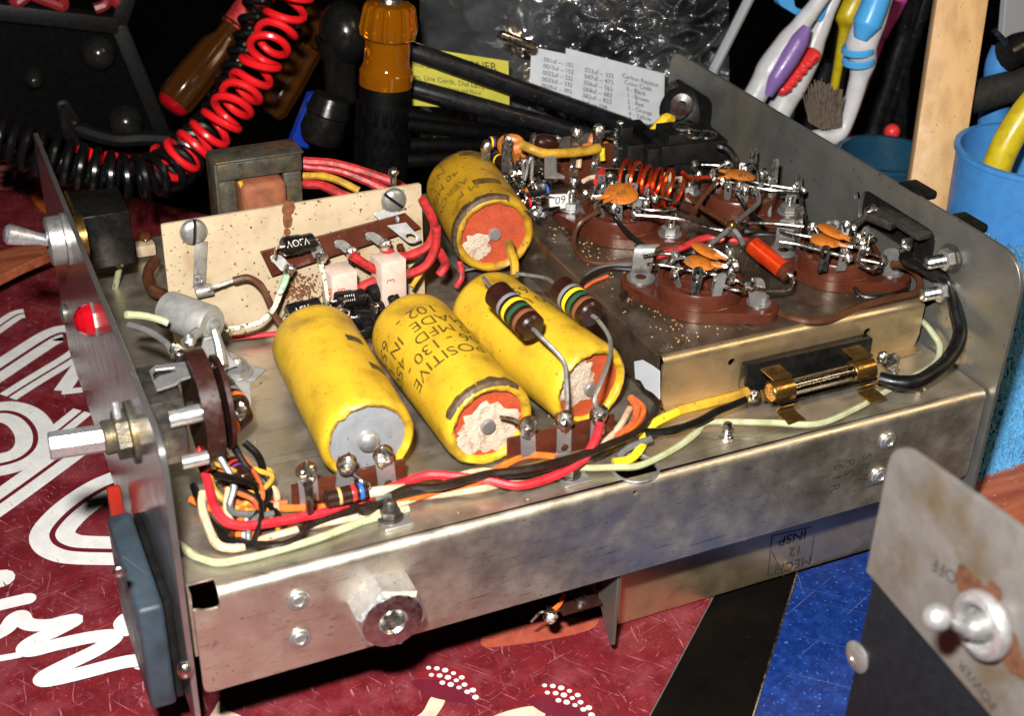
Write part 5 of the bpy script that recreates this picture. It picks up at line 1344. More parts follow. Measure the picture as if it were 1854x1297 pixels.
wire('black_cable', [at(1300, 300, 'y', 16.5), at(1315, 285, 'y', 16.2), at(1322, 265, 'y', 16.0)], .22, 'wire_black') if False else None
wire('black_wire', [(1300, 264, 4.0), (1318, 272, 3.9), (1330, 290, 3.6), (1328, 305, 3.3)], .16, 'wire_black')
# sliding contact in the slot of the rear panel
def sl(g):
    y0, z0 = 6.2, 3.55
    g.box((28.55, y0, z0), (.6, 4.4, 1.5), mi=0)  # black backing added behind the slot to stand for its shade
    p = at(1605, 395, 'x', 27.6); g.box(p, (1.0, 1.1, .35), u=V((1, .3, 0)), bev=.05, mi=1)
    p = at(1650, 410, 'x', 27.9); g.box(p, (.8, 1.8, .25), bev=.05, mi=1)
    g.ball(at(1578, 384, 'x', 27.4), (.3, .3, .26), 2, amp=.3)
    p = at(1640, 448, 'x', 27.6); g.box(p, (.5, .12, .8), bev=.05, mi=2); g.ball(p+V((-.1, -.12, .1)), .2, 2, amp=.3)
one('slide_switch', sl, ['black_matte', 'dark_steel', 'solder'], radio)
wire('bare_lead', [at(1578, 384, 'x', 27.4), at(1560, 398, 'x', 27.0), at(1545, 408, 'x', 26.6), at(1545, 425, 'x', 26.4)], .11, 'dark_steel')
# tabs on the outside of the rear panel
for (x, y) in ((1660, 345), (1750, 405)):
    one('panel_tab', lambda g: g.box(at(x, y, 'x', 28.6), (.9, 1.3, .35), bev=.12), 'black_matte', rear)
# ================================================================== THINGS AROUND THE RADIO
# ------------------------------------------------------------------ power switch case in front
PXW = 14.36
def ps(px, py): return at(px, py, 'x', PXW)
tl, tr_, bl = ps(1607, 815), ps(1680, 828), ps(1568, 1035)
zt, zb = tl.z+.38, bl.z
case = thing('switch_case', 'black case with a steel plate lettered POWER and OFF round a ball toggle switch', 'switch box', (PXW+2.2, -14, TZ))
yb = bl.y
def plate_fn(g):
    out = rpoly([(yb, zb), (yb, zt), (yb-9.6, zt+.75), (yb-9.6, zb-1.15)], [0, .75, .2, 0], 6)
    g.plate(out, [], (PXW, 0, 0), Y, Z, .16, bev=.04)
pl_o = one('switch_plate', plate_fn, 'switch_plate', case)
one('case_body', lambda g: g.box((PXW+2.34, yb-4.82, (zb+TZ)/2-.01), (4.3, 9.5, zb-TZ-.04), bev=.05), 'case_black', case)
def crv(g):
    c = at(1553, 1190, 'x', PXW+.19)
    g.lathe(c, -X, [(.42, 0), (.42, .05), (.3, .12), (.12, .13), (.1, .1), (0, .1)], 24)
one('rivet', crv, 'dull_metal', case)
sc = ps(1787, 1130)
sn = 1.0
def stain(g):
    for (x, y, sx, sy) in ((1752, 1058, .42, .36), (1768, 1090, .42, .55), (1822, 1170, .40, .45), (1840, 1205, .3, .30), (1800, 1075, .22, .25)):
        c = at(x, y, 'x', PXW-.012); k = random.random()*9
        g.poly([c+V((0, sx*(1+.35*noise.noise(V((math.cos(t)*2, math.sin(t)*2, k))))*math.cos(t), sy*(1+.35*noise.noise(V((math.cos(t)*2, math.sin(t)*2, k))))*math.sin(t))) for t in [2*PI*i/18 for i in range(18)]])
    for i in range(len(g.v)):
        v = g.v[i]; g.v[i] = (PXW-.012-.0015*(i//18), v[1], v[2])
one('glue_stain', stain, 'stain_brown', pl_o)
def ring(g):
    g.lathe(sc, -X, [(.75, 0), (.78, .05), (.78, .22), (.73, .29), (.58, .33), (.50, .28), (.45, .08), (0, .05)], 48, 0, jit=lambda k, t, r, h: (r*(1+.02*(int(t*48/PI+.5) % 2)) if k in (1, 2) else r, h))
    g.lathe(sc, -X, [(.36, .08), (.30, .34), (.22, .52), (0, .54)], 24, 1)
rg = one('switch_collar', ring, ['satin_metal', 'dull_metal'], case)
def lever(g):
    a = sc+V((-.55, 0, 0)); b = at(1697, 1119, 'x', PXW-1.55); d = b-a; L_ = d.length
    g.lathe(a, d, [(.18, 0), (.125, .25), (.12, L_-.2)], 16)
    g.ball(b, .295, 0, 24, 16)
one('switch_lever', lever, 'satin_metal', case)
def lett(g):
    # lettered along the plate; the case stands on its head
    for s_, a, b, sz in (('OFF', (1733, 1040), (1688, 1010), .46), ('POWER', (1806, 1277), (1740, 1193), .40)):
        p, q = at(*a, 'x', PXW-.014), at(*b, 'x', PXW-.014)
        d = (q-p); L_ = d.length; d.normalize(); up = V((-1, 0, 0)).cross(d)
        _, _, wd = text2d(s_, sz)
        k = L_/wd
        g.text(s_, sz, p, d*1.0, up, 0, 'L')
        n0 = len(text2d(s_, sz)[0])
        for i in range(len(g.v)-n0, len(g.v)):
            v = V(g.v[i])-p; t = v.dot(d); g.v[i] = tuple(p+d*t*k+(v-d*t))
one('printed_lettering', lett, 'ink_black', pl_o)

# ------------------------------------------------------------------ blue metal sheet on the bench
ba, bb_ = at(1450, 1020, 'z', TZ+.14), at(1365, 1297, 'z', TZ+.14)
bd_ = (bb_-ba).normalized(); bn = V((-bd_.y, bd_.x, 0))
if bn.x < 0: bn = -bn
def blue(g):
    cut = lambda p: p+bd_*((1.88-p.y)/bd_.y)
    P = [cut(ba), bb_+bd_*7, bb_+bd_*7+bn*6.5, cut(ba+bn*6.5)]
    g.plate([(p.x, p.y) for p in P], [], (0, 0, TZ+.02), X, Y, .12, bev=.02)
bo = one('blue_metal_panel', blue, 'blue_metallic', None, label='scratched metallic blue panel with a bright edge lying on the dark bench', cat='panel')
one('edge_trim', lambda g: g.tube([ba+bd_*((1.85-ba.y)/bd_.y)-bn*.02, bb_+bd_*7-bn*.02], .05, 6, smooth=False), 'bright_metal', bo)

# ------------------------------------------------------------------ reddish boards and the towel at the right
def plank(name, q, z, th, label, mat='wood_dark'):
    P = [at(x, y, 'z', z) for x, y in q]
    return one(name, lambda g: g.plate([(p.x, p.y) for p in P], [], (0, 0, z-th), X, Y, th, bev=.05), mat, None, label=label, cat='board')
plank('wooden_board', [(1690, 905), (1795, 822), (1900, 830), (1960, 985), (1840, 975)], TZ+2.0, .6, 'reddish brown wooden board under the blue towel')
plank('wooden_strip', [(-60, 470), (60, 438), (125, 437), (110, 450), (40, 480), (-40, 520)], TZ+2.2, .5, 'red brown wooden strip behind the maroon lettering board')
one('strip_edge', lambda g: g.tube([at(-10, 510, 'z', TZ+.6), at(45, 485, 'z', TZ+.6), at(100, 470, 'z', TZ+.6)], .22, 6), 'wood_dark', None, label='thin brown rod lying at the edge of the maroon board', cat='rod')

def towel(g):
    nx, ny = 64, 64; idx = {}; rnd = random.Random(3)
    # a folded towel heaped behind the rear panel
    x0, x1, y0, y1 = 29.6, 46, 1.0, 9.2
    def hgt(x, y):
        e = max(0, min(1, (y-1.6)/5.0)); e = e*e*(3-2*e)*.55+.45*e
        return -6.3+8.6*e*(.80+.2*min(1, (x-x0)/2))-.50*max(0, x-32.5)-1.6*max(0, (y-7.4)/1.8)**2+ .35*math.sin(x*1.1+y*.5)+.5*noise.noise(V((x*.35, y*.35, 2)))+.10*noise.noise(V((x*2, y*2, 5)))
    for i in range(nx+1):
        for j in range(ny+1):
            x, y = x0+(x1-x0)*i/nx, y0+(y1-y0)*j/ny
            idx[i, j] = len(g.v); z = hgt(x, y) if i and j else -7.4
            g.v.append((x-(.5 if z < -5 else 0)*0, y, z))
    for i in range(nx):
        for j in range(ny): g.f.append((idx[i, j], idx[i+1, j], idx[i+1, j+1], idx[i, j+1])); g.m.append(0)
    # terry loops
    for k in range(15000):
        x, y = rnd.uniform(x0, x0+9), rnd.uniform(y0, y1)
        z = hgt(x, y); a = rnd.uniform(0, 6.28); r = rnd.uniform(.05, .11); l = rnd.uniform(.10, .24)
        b = V((x, y, z-.03)); t = V((x+rnd.uniform(-.14, .14), y+rnd.uniform(-.14, .14), z+l))
        n0 = len(g.v)
        for q in range(3): g.v.append(tuple(b+V((r*math.cos(a+q*2.094), r*math.sin(a+q*2.094), 0))))
        g.v.append(tuple(t))
        g.f += [(n0, n0+1, n0+3), (n0+1, n0+2, n0+3), (n0+2, n0, n0+3)]; g.m += [0]*3
two = one('blue_towel', towel, 'towel', None, label='fluffy bright blue towel heaped behind the grey rear panel', cat='towel', angle=180)
one('hem', lambda g: g.tube([at(1798, 812, 'z', -6.2), at(1822, 818, 'z', -6.0), at(1850, 824, 'z', -6.0), at(1900, 836, 'z', -6)], .3, 8), 'towel', two)

# ------------------------------------------------------------------ cups, brushes and sticks at the right
def cup(name, label, x, y, zr, r0, r1, mat, cat='cup'):
    def f(g):
        h = zr-TZ
        g.lathe((x, y, TZ), Z, [(0, .1), (r0-.1, .1), (r0, .02), (r0, .2), (r1, h-.25), (r1+.12, h-.2), (r1+.12, h), (r1-.12, h), (r0-.2, .4), (0, .4)], 40)
    return one(name, f, mat, None, label=label, cat=cat)
cb = at(1872, 272, 'x', 38); cup('blue_cup', 'bright blue plastic cup holding yellow handled pliers', cb.x, cb.y, cb.z, 2.6, 3.1, 'blue_plastic')
cc = at(1612, 238, 'x', 38); cup('teal_cup', 'dark teal plastic cup behind the rear panel', cc.x, cc.y, cc.z-1.1, 1.8, 2.3, 'teal_plastic')
def stickpts(a, b, ya, yb): return at(*a, 'y', ya), at(*b, 'y', yb)
def wood(g):
    p, q = at(1683, 375, 'x', 36.0), at(1745, -40, 'x', 38.0); d = (q-p).normalized()
    p = p-d*((p.z-TZ-.05)/d.z); L_ = (q-p).length
    u = V((.86, -.5, 0)); u = (u-d*u.dot(d)).normalized(); v = d.cross(u)
    g.box((p+q)/2, (2.2, .9, L_), u=u, v=v, bev=.12)
one('wooden_stick', wood, 'wood', None, label='pale flat wooden stick standing upright behind the rear panel', cat='stick')

def handle(name, label, pts, mats, cat, parts=(), y0=30.0, ry=.62):
    """a toothbrush: body swept along px points on an upright plane, with coloured grips"""
    P = [at(p[0], p[1], 'y', y0+(p[3] if len(p) > 3 else 0)) for p in pts]; R0 = [p[2] for p in pts]
    # let it run on down to the bench
    d = (P[0]-P[1]).normalized(); t = (P[0].z-TZ-.2)/max(.05, -d.z)
    root = one(name, lambda g: g.tube([P[0]+d*min(t, 9)]+P, lambda s_: R0[0] if s_ < 1/len(P) else R0[min(len(P)-1, int((s_*len(P))))-0], 12), mats, None, label=label, cat=cat)
    return root, P
def brush(name, label, pts, mat, cat, y0, down=6.0):
    P = [at(p[0], p[1], 'y', y0) for p in pts]; R0 = [p[2] for p in pts]
    d = (P[0]-P[1]).normalized(); P = [P[0]+d*down]+P; R0 = [R0[0]*.7]+R0
    n = len(P)-1
    def rad(s_):
        x = s_*n; i = min(n-1, int(x)); f = x-i; f = f*f*(3-2*f); return R0[i]*(1-f)+R0[i+1]*f
    return one(name, lambda g: g.tube(P, rad, 14, 0, 8), mat, None, label=label, cat=cat)
def grip(name, parent, pts, mat, y0):
    P = [at(p[0], p[1], 'y', y0) for p in pts]; R0 = [p[2] for p in pts]; n = len(P)-1
    def rad(s_):
        x = s_*n; i = min(n-1, int(x)); f = x-i; return R0[i]*(1-f)+R0[i+1]*f
    return one(name, lambda g: g.tube(P, rad, 14, 0, 8), mat, parent)
b1 = brush('toothbrush', 'white toothbrush with a violet grip leaning behind the rear panel', [(1368, 172, .62), (1395, 125, .74), (1425, 80, .66), (1452, 42, .48), (1478, 8, .42), (1505, -30, .42)], 'white_plastic', 'toothbrush', 27)
grip('grip', b1, [(1390, 172, .25), (1404, 142, .50), (1428, 105, .56), (1448, 72, .50), (1462, 48, .25)], 'violet_plastic', 26.4)
b2 = brush('toothbrush', 'white toothbrush with a ribbed red grip', [(1412, 198, .70), (1432, 160, .78), (1462, 105, .68), (1480, 60, .55), (1503, 10, .4), (1520, -30, .4)], 'white_plastic', 'toothbrush', 28)
def rib(g):
    P = catmull([at(x, y, 'y', 27.3) for x, y in ((1415, 160), (1437, 135), (1460, 108), (1470, 98))], 5)
    for i, p in enumerate(P): g.ball(p, (.62 if i % 2 else .5, .4, .35), 0, 10, 7)
one('grip', rib, 'red_rubber', b2)
b3 = brush('toothbrush', 'white and blue toothbrush with worn grey bristles', [(1488, 246, .35), (1512, 246, .45), (1532, 222, .36), (1553, 150, .46), (1562, 110, .66), (1560, 80, .78), (1575, 40, .76), (1590, 0, .66), (1600, -30, .66)], 'white_plastic', 'toothbrush', 22, 1.0)
grip('grip', b3, [(1558, 70, .35), (1570, 42, .70), (1583, 10, .66), (1595, -25, .62)], 'light_blue_plastic', 21.5)
for (x, y) in ((1553, 92), (1554, 112)):
    def f(g):
        c = at(x, y, 'y', 21.9); d = (at(1560, 80, 'y', 22)-at(1555, 150, 'y', 22)).normalized()
        g.lathe(c-d*.12, d, [(.70, 0), (.80, .08), (.80, .3), (.70, .38)], 24)
    one('ring', f, 'light_blue_plastic', b3)
def brst(g):
    a, b = at(1488, 228, 'y', 21.3), at(1527, 222, 'y', 21.3); rnd = random.Random(5)
    ax = (at(1505, 165, 'y', 21.0)-at(1505, 235, 'y', 21.4)); sd = (b-a)
    for i in range(420):
        s_, t_ = rnd.random(), rnd.random()
        p = a+sd*s_+V((0, t_*1.2, 0))-ax*.1; q = p+ax*rnd.uniform(.75, 1.05)*(1-.25*abs(s_-.35))+V((rnd.gauss(0, .14), rnd.gauss(0, .14), rnd.gauss(0, .1)))
        g.tube([p, p.lerp(q, .5)+V((rnd.gauss(0, .04), 0, 0)), q], .038, 4, 0, 1, smooth=False, cap=False)
one('bristles', brst, 'bristle', b3, kind='stuff')
b4 = brush('toothbrush', 'toothbrush with a magenta grip behind the blue ringed one', [(1580, 95, .4), (1592, 60, .5), (1612, 25, .5), (1635, -15, .45)], 'magenta_plastic', 'toothbrush', 29, 7)
b5 = brush('paint_brush', 'yellow handled brush standing between the toothbrushes', [(1512, 150, .25), (1528, 60, .3), (1535, 30, .75), (1550, 0, .75), (1560, -30, .75)], 'yellow_plastic', 'brush', 29, 5)
def clipf(g):
    q = [at(x, y, 'y', 28) for x, y in ((1398, -30), (1400, 3), (1445, 30), (1480, 35), (1492, 0), (1495, -30))]
    h_ = [at(x, y, 'y', 28) for x, y in ((1425, -25), (1430, 8), (1470, 22), (1476, -25))]
    g.plate(rpoly([(p.x, p.z) for p in q], .3), [rpoly([(p.x, p.z) for p in h_], .2)], (0, 28, 0), X, Z, .5, bev=.08)
    d = at(1470, 30, 'y', 28)
    g.tube([d, at(1420, 260, 'y', 30)], .18, 8)
one('blue_clip', clipf, 'light_blue_plastic', None, label='light blue plastic clip above the toothbrushes', cat='clip')
def rod(g): g.tube([at(1292, 125, 'y', 29), at(1362, -15, 'y', 29), at(1375, -45, 'y', 29)], .27, 8, smooth=False); g.tube([at(1292, 125, 'y', 29), at(1262, 200, 'y', 29)], .27, 8, smooth=False)
one('grey_straw', rod, 'grey_plastic', None, label='thin grey plastic rod leaning beside the plastic bag', cat='rod')
def ballpin(g):
    c = at(1615, 238, 'y', 24); g.ball(c, .42, 0, 16, 12); g.cyl(c+V((.2, .3, -7)), c, .12, n=8, mi=1)
one('red_ball_pin', ballpin, ['red_rubber', 'dark_steel'], None, label='pin with a round red head in the dark cup', cat='pin')
def pl_h(name, label, pts, mat, y0, cat, r=.9, ext=5):
    P = [at(x, y, 'y', y0) for x, y in pts]; d = (P[0]-P[1]).normalized()
    return one(name, lambda g: g.tube([P[0]+d*ext]+P, r, 12, 0, 7), mat, None, label=label, cat=cat)
pl_h('pliers', 'pliers with a yellow handle standing in the blue cup', [(1800, 315), (1815, 275), (1838, 232), (1866, 192), (1905, 150)], 'yellow_plastic', cb.y+.6, 'pliers', .62, .8)
pl_h('grey_tool_handle', 'dark grey tool handle lying across the blue cup', [(1765, 175), (1800, 165), (1860, 150), (1900, 142)], 'rubber_grey', 15, 'tool', .75, 1)
pl_h('black_tool_handle', 'black tool handle with a short bright tip above the blue cup', [(1830, 95), (1850, 85), (1900, 80)], 'black_plastic', 15, 'tool', .7, .3)
one('bright_pin', lambda g: g.tube([at(1800, 55, 'y', 15), at(1822, 77, 'y', 15)], .14, 8), 'bright_metal', None, label='bright metal tip beside the black tool handle', cat='tip')
pl_h('blue_tool_handle', 'blue tool handle between the wooden stick and the blue cup', [(1808, 145), (1812, 115), (1822, 90)], 'blue_plastic', 16, 'tool', .7, 3)
def gsheet(g):
    q = [at(x, y, 'y', 20) for x, y in ((1812, -20), (1850, -20), (1848, 72), (1805, 65))]
    g.plate([(p.x, p.z) for p in q], [], (0, 20, 0), X, Z, .4, bev=.05)
one('grey_tag', gsheet, 'grey_plastic', None, label='flat grey plastic tag above the blue cup', cat='tag')
for i, (x, y0_, x1, y1_) in enumerate(((1505, 190, 1545, -20), (1625, 250, 1640, -30), (1580, 240, 1660, -20), (1600, 215, 1675, -10), (1470, 230, 1500, 110))):
    def f(g):
        p, q = at(x, y0_, 'y', 30), at(x1, y1_, 'y', 30); d = (p-q).normalized()
        g.tube([p+d*5, p, q], .55, 10, smooth=False)
    one('dark_pen', f, 'tube_black', None, label=('black pen between the toothbrushes', 'black pen left of the wooden stick', 'black pen crossing behind the blue ringed toothbrush', 'black pen beside the red ball pin', 'short black pen behind the worn bristles')[i], cat='pen', group='black pens in the cup')

# ------------------------------------------------------------------ plastic bag with printed cards and black rods
def film(g):
    nx, ny = 130, 80; idx = {}
    for i in range(nx+1):
        for j in range(ny+1):
            px, py = 760+(560)*i/nx, -60+310*j/ny
            y = 29.6 + 2.6*noise.noise(V((px*.006, py*.006, 1.3)))
            wgt = min(1, max(.06, (px-930)/230))
            rdg = 1-abs(noise.noise(V((px*.013+py*.006, py*.010, 4))))*2
            y -= wgt*(1.6*rdg + 1.0*(1-abs(noise.noise(V((px*.03, py*.035, 9)))*2)) + .22*noise.noise(V((px*.09, py*.09, 3))))
            p = at(px, py, 'y', y); idx[i, j] = len(g.v); g.v.append(tuple(p))
    for i in range(nx):
        for j in range(ny): g.f.append((idx[i, j], idx[i, j+1], idx[i+1, j+1], idx[i+1, j])); g.m.append(0)
one('plastic_bag', film, 'plastic_film', None, label='crumpled clear plastic bag lying over the dark parts at the back', cat='plastic bag', angle=180)
def sheet(q, y, g, th=.03):
    P = [at(a, b, 'y', y) for a, b in q]
    g.plate([(p.x, p.z) for p in P], [], (0, y, 0), X, Z, th)
    return P
LY = 26.4
lq = [(962, 84), (1024, 97), (1024, 86), (1203, 133), (1200, 248), (958, 160)]
lab = one('label_sheet', lambda g: sheet(lq, LY, g), 'paper_white', None, label='white paper sheet of capacitor codes and the carbon resistor color code', cat='paper')
def ltxt(g):
    rows1 = ['.001uf --- 102', '.0015uf -- 152', '.0022uf -- 222', '.0033uf -- 332', '.0039uf -- 392', '.0047uf -- 472']
    rows2 = ['.033uf -- 333', '.047uf -- 473', '.056uf -- 563', '.068uf -- 683', '.082uf -- 823', '.1uf --- 104', '.15uf -- 154']
    rows3 = ['Carbon Resistor', ' Color Code', '  0 - Black', '  1 - Brown', '  2 - Red', '  3 - Orange', '  4 - Yellow', '  5 - Green', '  6 - Blue']
    for rows, a, b, dn, wpx in ((rows1, (983, 110), (1038, 122), (-1.1, 11.8), 1), (rows2, (1057, 129), (1111, 142), (-1.0, 11.6), 1), (rows3, (1127, 140), (1193, 158), (.9, 11.2), 1)):
        for i, r_ in enumerate(rows):
            p = at(a[0]+dn[0]*i, a[1]+dn[1]*i, 'y', LY-.045); q = at(b[0]+dn[0]*i, b[1]+dn[1]*i, 'y', LY-.045)
            d = (q-p); wd = max(len(rows[0]), 1); sz = .46
            _, _, W0 = text2d(rows[0], sz); k = d.length/W0
            g.text(r_, sz*k if False else sz*min(1.2, k), p, d, V((-.12, 0, 1)), 0, 'L')
one('printed_text', ltxt, 'ink_black', lab)
YC = 26.2
crd = one('yellow_card', lambda g: sheet([(745, 85), (780, 88), (920, 110), (922, 190), (845, 195), (740, 190)], YC, g), 'card_yellow', None, label='yellow printed card with CORNER in black letters behind the black rods', cat='card')
def ctxt(g):
    def tx(s_, a, b, sz, al='L'):
        p, q = at(*a, 'y', YC-.045), at(*b, 'y', YC-.045); d = q-p; _, _, w0 = text2d(s_, sz)
        g.text(s_, sz*d.length/w0, p, d, V((-.1, 0, 1)), 0, 'L')
    tx('CORNER', (818, 122), (900, 128), 1.0); tx('Electronics', (738, 116), (800, 128), .6)
    tx('Plugs, Line Cords, Dial Lamps, Wire', (735, 140), (915, 166), .5); tx('Schematics, Manual Strips and More!', (735, 152), (872, 172), .5)
one('printed_text', ctxt, 'ink_black', crd)
def brod(name, label, a, b, y0, y1, r, mat='tube_black', cat='rod', grp='black rods at the back'):
    p, q = at(*a, 'y', y0), at(*b, 'y', y1)
    o = one(name, lambda g: g.lathe(p, q-p, [(0, 0), (r*.9, 0), (r, .08), (r, (q-p).length-.1), (r*.9, (q-p).length), (0, (q-p).length)], 18), mat, None, label=label, cat=cat, group=grp)
    return o
brod('black_rod', 'thick black rod crossing in front of the white code sheet', (700, 75), (1140, 230), 26.0, 24.6, .42)
brod('black_rod', 'scuffed black rod below the yellow card', (700, 146), (1065, 246), 26.0, 24.0, .42)
brod('silver_rod', 'thin bright rod above the yellow card', (905, 62), (966, 84), 24.6, 24.6, .22, 'bright_metal', 'rod', None)
rr_ = random.Random(11)
lbs = ['black tube beside the screwdriver grip', 'dull black tube just under the scuffed rod', 'black tube behind the dirty yellow capacitor', 'black tube lowest behind the capacitor', 'black tube lying deepest behind the back strip']
for i, (a, b, yy) in enumerate((((730, 205), (900, 240), 23.5), ((735, 225), (960, 250), 23), ((740, 262), (900, 265), 22.6), ((735, 290), (880, 285), 22), ((860, 215), (1150, 262), 25))):
    brod('black_tube', lbs[i], a, b, yy, yy, .32, 'vinyl_black', 'tube', 'black tubes behind the chassis')

# ------------------------------------------------------------------ screwdriver with amber handle
def sdrv():
    y0 = 24.0
    a, b = at(690, 300, 'y', y0), at(706, 0, 'y', y0)
    d = (b-a).normalized(); base = a-d*((a.z-TZ)/d.z)
    t = thing('screwdriver', 'upright screwdriver with a clear amber handle and ribbed black rubber grip', 'screwdriver', base)
    def s(px, py): return (at(px, py, 'y', y0)-base).dot(d)
    k = 1/ FPX
    def cmw(px): return .9*px*((a-CAMPOS).dot(_f))/FPX/2
    h0, h1 = s(694, 152), s(706, -8)
    r = cmw(108)
    def grp(g):
        n = 60
        g.lathe(base, d, [(r*.5, 0), (r*1.05, .3), (r*1.05, h0*.5), (r*1.0, h0*.8), (r*.92, h0-.15), (r*.86, h0)], n, 0, jit=lambda q, t, rr, h: (rr, h))
        # raised bars of the rubber grip
        for i in range(20):
            for j in range(9):
                t_ = 2*PI*(i+(j % 2)*.0)/20; hh = h0*.35+ (h0*.60)*j/9
                u, v, _ = frame(d); rd = u*math.cos(t_)+v*math.sin(t_)
                g.box(base+d*(hh+.3)+rd*(r*1.0), (.05, .20, h0*.055), u=rd, v=d.cross(rd), bev=.02)
    one('rubber_grip', grp, 'vinyl_black', t)
    P = [(694, 152, 52), (697, 128, 52), (697, 122, 48), (699, 112, 44), (700, 70, 43), (701, 64, 52), (703, 50, 55), (705, 12, 48), (706, 6, 42), (706, 2, 25)]
    prof = [(0, s(*P[0][:2])-.0)]+[(cmw(w_*2), s(px, py)) for px, py, w_ in P]+[(0, s(706, 2))]
    def amb(g):
        g.lathe(base, d, prof, 72, 0, jit=lambda q, tt_, rr, h: (rr*(1+(.035*(1 if math.cos(tt_*14) > .2 else -1) if 5 < q < 10 else (.02*math.cos(6*tt_) if 3 < q < 6 else 0))), h))
    one('amber_handle', amb, 'amber', t, angle=30)
    def core(g):
        g.cyl(base+d*(h0*.9), base+d*s(704, 20), .42, n=12)
    one('shank_highlight', core, 'band_yellow', t)  # core coloured bright yellow to stand in for the highlight inside the handle
    one('pommel', lambda g: g.lathe(base, d, [(.5, s(706, 4)), (.45, s(706, 0)+.1), (.2, s(706, -4)), (0, s(706, -5))], 16), 'bright_metal', t)
sdrv()
def amberh(name, label, a, b, y0, r, mat, tip=None):
    p, q = at(*a, 'y', y0), at(*b, 'y', y0+1.5); d = q-p; L_ = d.length
    t = one(name, lambda g: g.lathe(p, d, [(0, -.2), (r*.7, -.1), (r*.95, .3), (r, L_*.3), (r*.9, L_*.7), (r*.62, L_*.82), (r*.6, L_*.95), (r*.8, L_), (0, L_)], 48, jit=lambda k, tt_, rr, h: (rr*(1+.05*math.cos(8*tt_)), h)), mat, None, label=label, cat='screwdriver')
    if tip: one('end_cap', lambda g: g.lathe(p, d, [(0, -.32), (r*.5, -.28), (r*.78, -.12), (r*.9, .12)], 24), tip, t)
    return t, q, d
t_, q_, d_ = amberh('screwdriver', 'dark amber screwdriver with a glowing red end lying by the coiled leads', (312, 190), (425, 45), 40, 1.0, 'amber_dark', 'red_jewel')
one('red_sleeve', lambda g: g.lathe(q_, d_, [(.7, -.2), (.75, 1.2), (.95, 3), (.8, 4.5), (0, 4.5)], 20), 'wire_red_dirty', t_)
amberh('screwdriver', 'amber handle half hidden behind the red coiled lead', (490, 205), (590, 35), 41, .85, 'amber_dark')
amberh('screwdriver', 'brown amber handle end beside the black grip', (600, 70), (555, 30), 40, 1.0, 'amber_dark')
def jar(g):
    c = at(622, 60, 'y', 34); g.ball(c, (1.5, 1.2, 1.6), 0, 24, 16)
    g.lathe(at(615, 110, 'y', 34)-Z*2, Z, [(.8, 0), (.8, 1.8), (1.2, 3.2)], 24)
one('glass_bulb', jar, 'black_plastic', None, label='round dark glassy bulb left of the amber screwdriver', cat='bulb')
def deepb(g):
    q = [at(x, y, 'y', 33) for x, y in ((555, 165), (585, 162), (552, 262), (520, 255))]
    g.plate([(p.x, p.z) for p in q], [], (0, 33, 0), X, Z, .6, bev=.05)
one('blue_case', deepb, 'deep_blue', None, label='deep blue plastic piece left of the screwdriver grip', cat='case')
def lens(g):
    a, b = at(578, 255, 'y', 31), at(602, 175, 'y', 31); d = b-a
    g.lathe(a, d, [(0, -.2), (.9, 0), (1.1, .5), (1.0, d.length*.6), (1.1, d.length*.65), (.9, d.length), (0, d.length+.2)], 28)
one('dark_bottle', lens, 'black_plastic', None, label='shiny black bottle next to the blue piece', cat='bottle')

# ------------------------------------------------------------------ black case with domed feet, far left
KY = 45.0
def kp(x, y, yy=KY): return at(x, y, 'y', yy)
kc = thing('black_case', 'black instrument case with metal corner trim and domed feet at the back left', 'case', (kp(120, 200).x, KY+4, TZ))
def kb(g):
    # front face polygon, given real depth
    q = [kp(*p) for p in ((-60, 15), (215, 48), (298, 245), (-80, 262))]
    g.plate([(p.x, p.z) for p in q], [], (0, KY+12, 0), X, Z, 12, bev=.15)
one('case_body', kb, 'vinyl_black', kc)
def kt(g):
    for a, b, r in (((-60, 10), (212, 42), .75), ((212, 42), (294, 242), .55), ((212, 42), (235, -25), .55)):
        p, q = kp(*a, KY-.2), kp(*b, KY-.2); d = q-p; u, v, a_ = frame(d)
        g.box((p+q)/2, (r*1.6, .9, d.length), u=u, v=v, bev=.12)
one('corner_trim', kt, 'edge_grey', kc)
for (x, y, r) in ((178, 95, .95), (62, 140, .55), (228, 220, .98)):
    one('domed_foot', lambda g: g.lathe(kp(x, y, KY-.05), V((-.15, -1, .1)), [(r, -.1), (r*.98, .2), (r*.85, .6), (r*.5, .95), (0, 1.08)], 28), 'rubber_dome', kc)
def kh(g):
    P = [kp(x, y, KY-1.0) for x, y in ((110, 195), (128, 225), (160, 240), (210, 252), (260, 250), (320, 252), (345, 245))]
    g.tube(P, .42, 8)
    g.tube([kp(x, y, KY-1.3) for x, y in ((112, 190), (118, 210), (122, 232), (140, 268))], .38, 8)
one('strap_handle', kh, 'edge_grey', kc)
one('strap_loop', lambda g: g.tube([kp(x, y, KY-1.4) for x, y in ((108, 190), (118, 186), (128, 200), (138, 218), (130, 222), (120, 212))], .22, 8, closed=True), 'edge_grey', kc)
def pinkw(g):
    for P in (((60, -8), (95, 5), (115, 10), (112, -10)), ((172, 16), (190, 8), (198, -10)), ((200, -4), (213, 6)), ((20, -10), (30, 4), (50, -8))):
        g.tube([kp(x, y, KY-.7) for x, y in P], .30, 8)
one('pink_cord', pinkw, 'print_redglow', None, label='pink red cord lying on top of the black case', cat='cord')

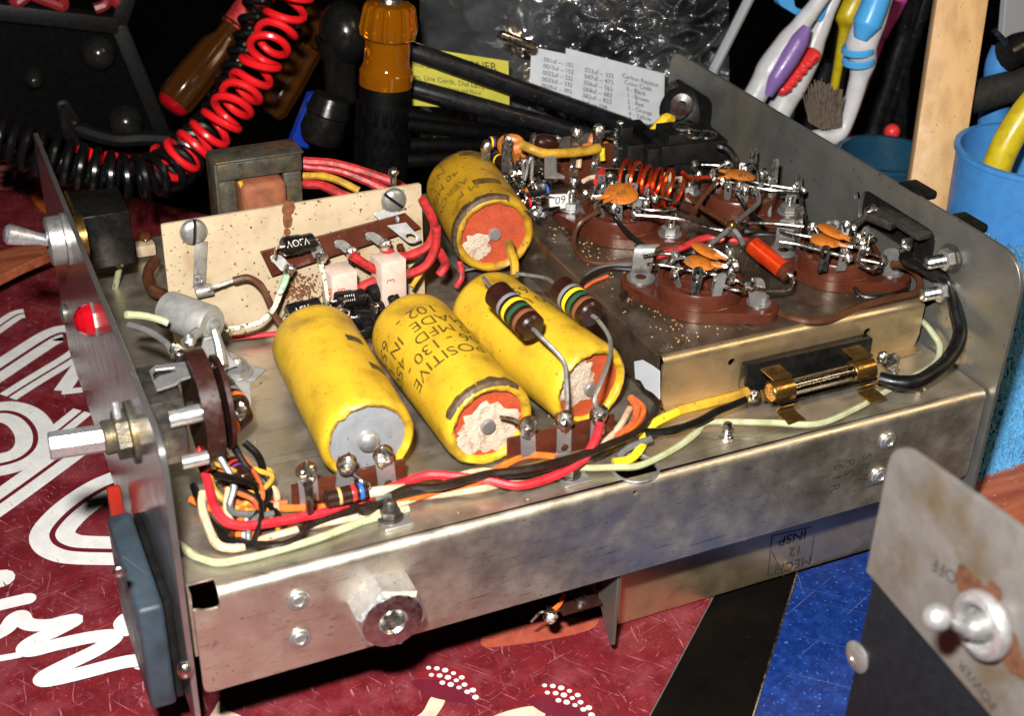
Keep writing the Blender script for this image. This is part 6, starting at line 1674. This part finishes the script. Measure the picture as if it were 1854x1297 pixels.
# ------------------------------------------------------------------ coiled test leads
def coilcord(pts, r, wr, pitch, y_of, n=16, rfn=None):
    P = catmull([at(x, y, 'y', yy) for x, y, yy in pts], 40)
    # even arc length, then a helix round the path
    acc = [0]
    for i in range(1, len(P)): acc.append(acc[-1]+(P[i]-P[i-1]).length)
    L_ = acc[-1]; out = []; ph = 0; i = 0; sdist = 0
    tprev = (P[1]-P[0]).normalized(); u, v, _ = frame(tprev)
    while sdist < L_:
        while i < len(acc)-2 and acc[i+1] < sdist: i += 1
        t = (sdist-acc[i])/max(1e-6, acc[i+1]-acc[i]); p = P[i].lerp(P[i+1], t); tg = (P[i+1]-P[i]).normalized()
        q = tprev.rotation_difference(tg); u = q @ u; u = (u-tg*u.dot(tg)).normalized(); v = tg.cross(u); tprev = tg
        f = sdist/L_; rr = r*(rfn(f) if rfn else 1)
        out.append(p+(u*math.cos(ph)+v*math.sin(ph))*rr)
        pt = pitch(f) if callable(pitch) else pitch
        ph += 2*PI/n; sdist += pt/n
    return out
def redc(g):
    pts = [(292, 300, 30.5), (330, 280, 30), (372, 248, 30), (412, 205, 30), (450, 150, 31), (478, 100, 31), (505, 50, 32), (528, -5, 32), (545, -50, 32)]
    g.tube(coilcord(pts, .84, .2, lambda f: .78+.22*f, None, 20), .185, 8, smooth=False)
rc = one('red_coiled_lead', redc, 'cord_red', None, label='bright red coiled test lead rising to the top edge', cat='coiled lead')
one('stretched_end', lambda g: g.tube(coilcord([(140, 276, 31.5), (180, 285, 31.5), (230, 291, 31), (290, 290, 31), (318, 272, 31)], .20, .1, .42, None, 10), .17, 7, smooth=False), 'cord_red', rc)
one('tail', lambda g: g.tube(coilcord([(-20, 272, 33), (10, 278, 33), (40, 284, 33)], .20, .1, .42, None, 10), .17, 7, smooth=False), 'cord_red', rc)
def blc(g):
    pts = [(-30, 236, 31.5), (30, 258, 31), (80, 278, 30.5), (140, 300, 30), (210, 318, 29.5), (275, 318, 29.5), (322, 296, 30.5), (355, 258, 33), (390, 205, 35), (422, 130, 36), (446, 70, 36.5), (466, 0, 37), (480, -45, 37)]
    g.tube(coilcord(pts, .92, .2, lambda f: .56+.35*f, None, 18, lambda f: 1 if f < .5 else 1-.42*min(1, (f-.5)*5)), .20, 8, smooth=False)
one('black_coiled_lead', blc, 'cord_black', None, label='shiny black coiled test lead running left behind the front panel', cat='coiled lead')
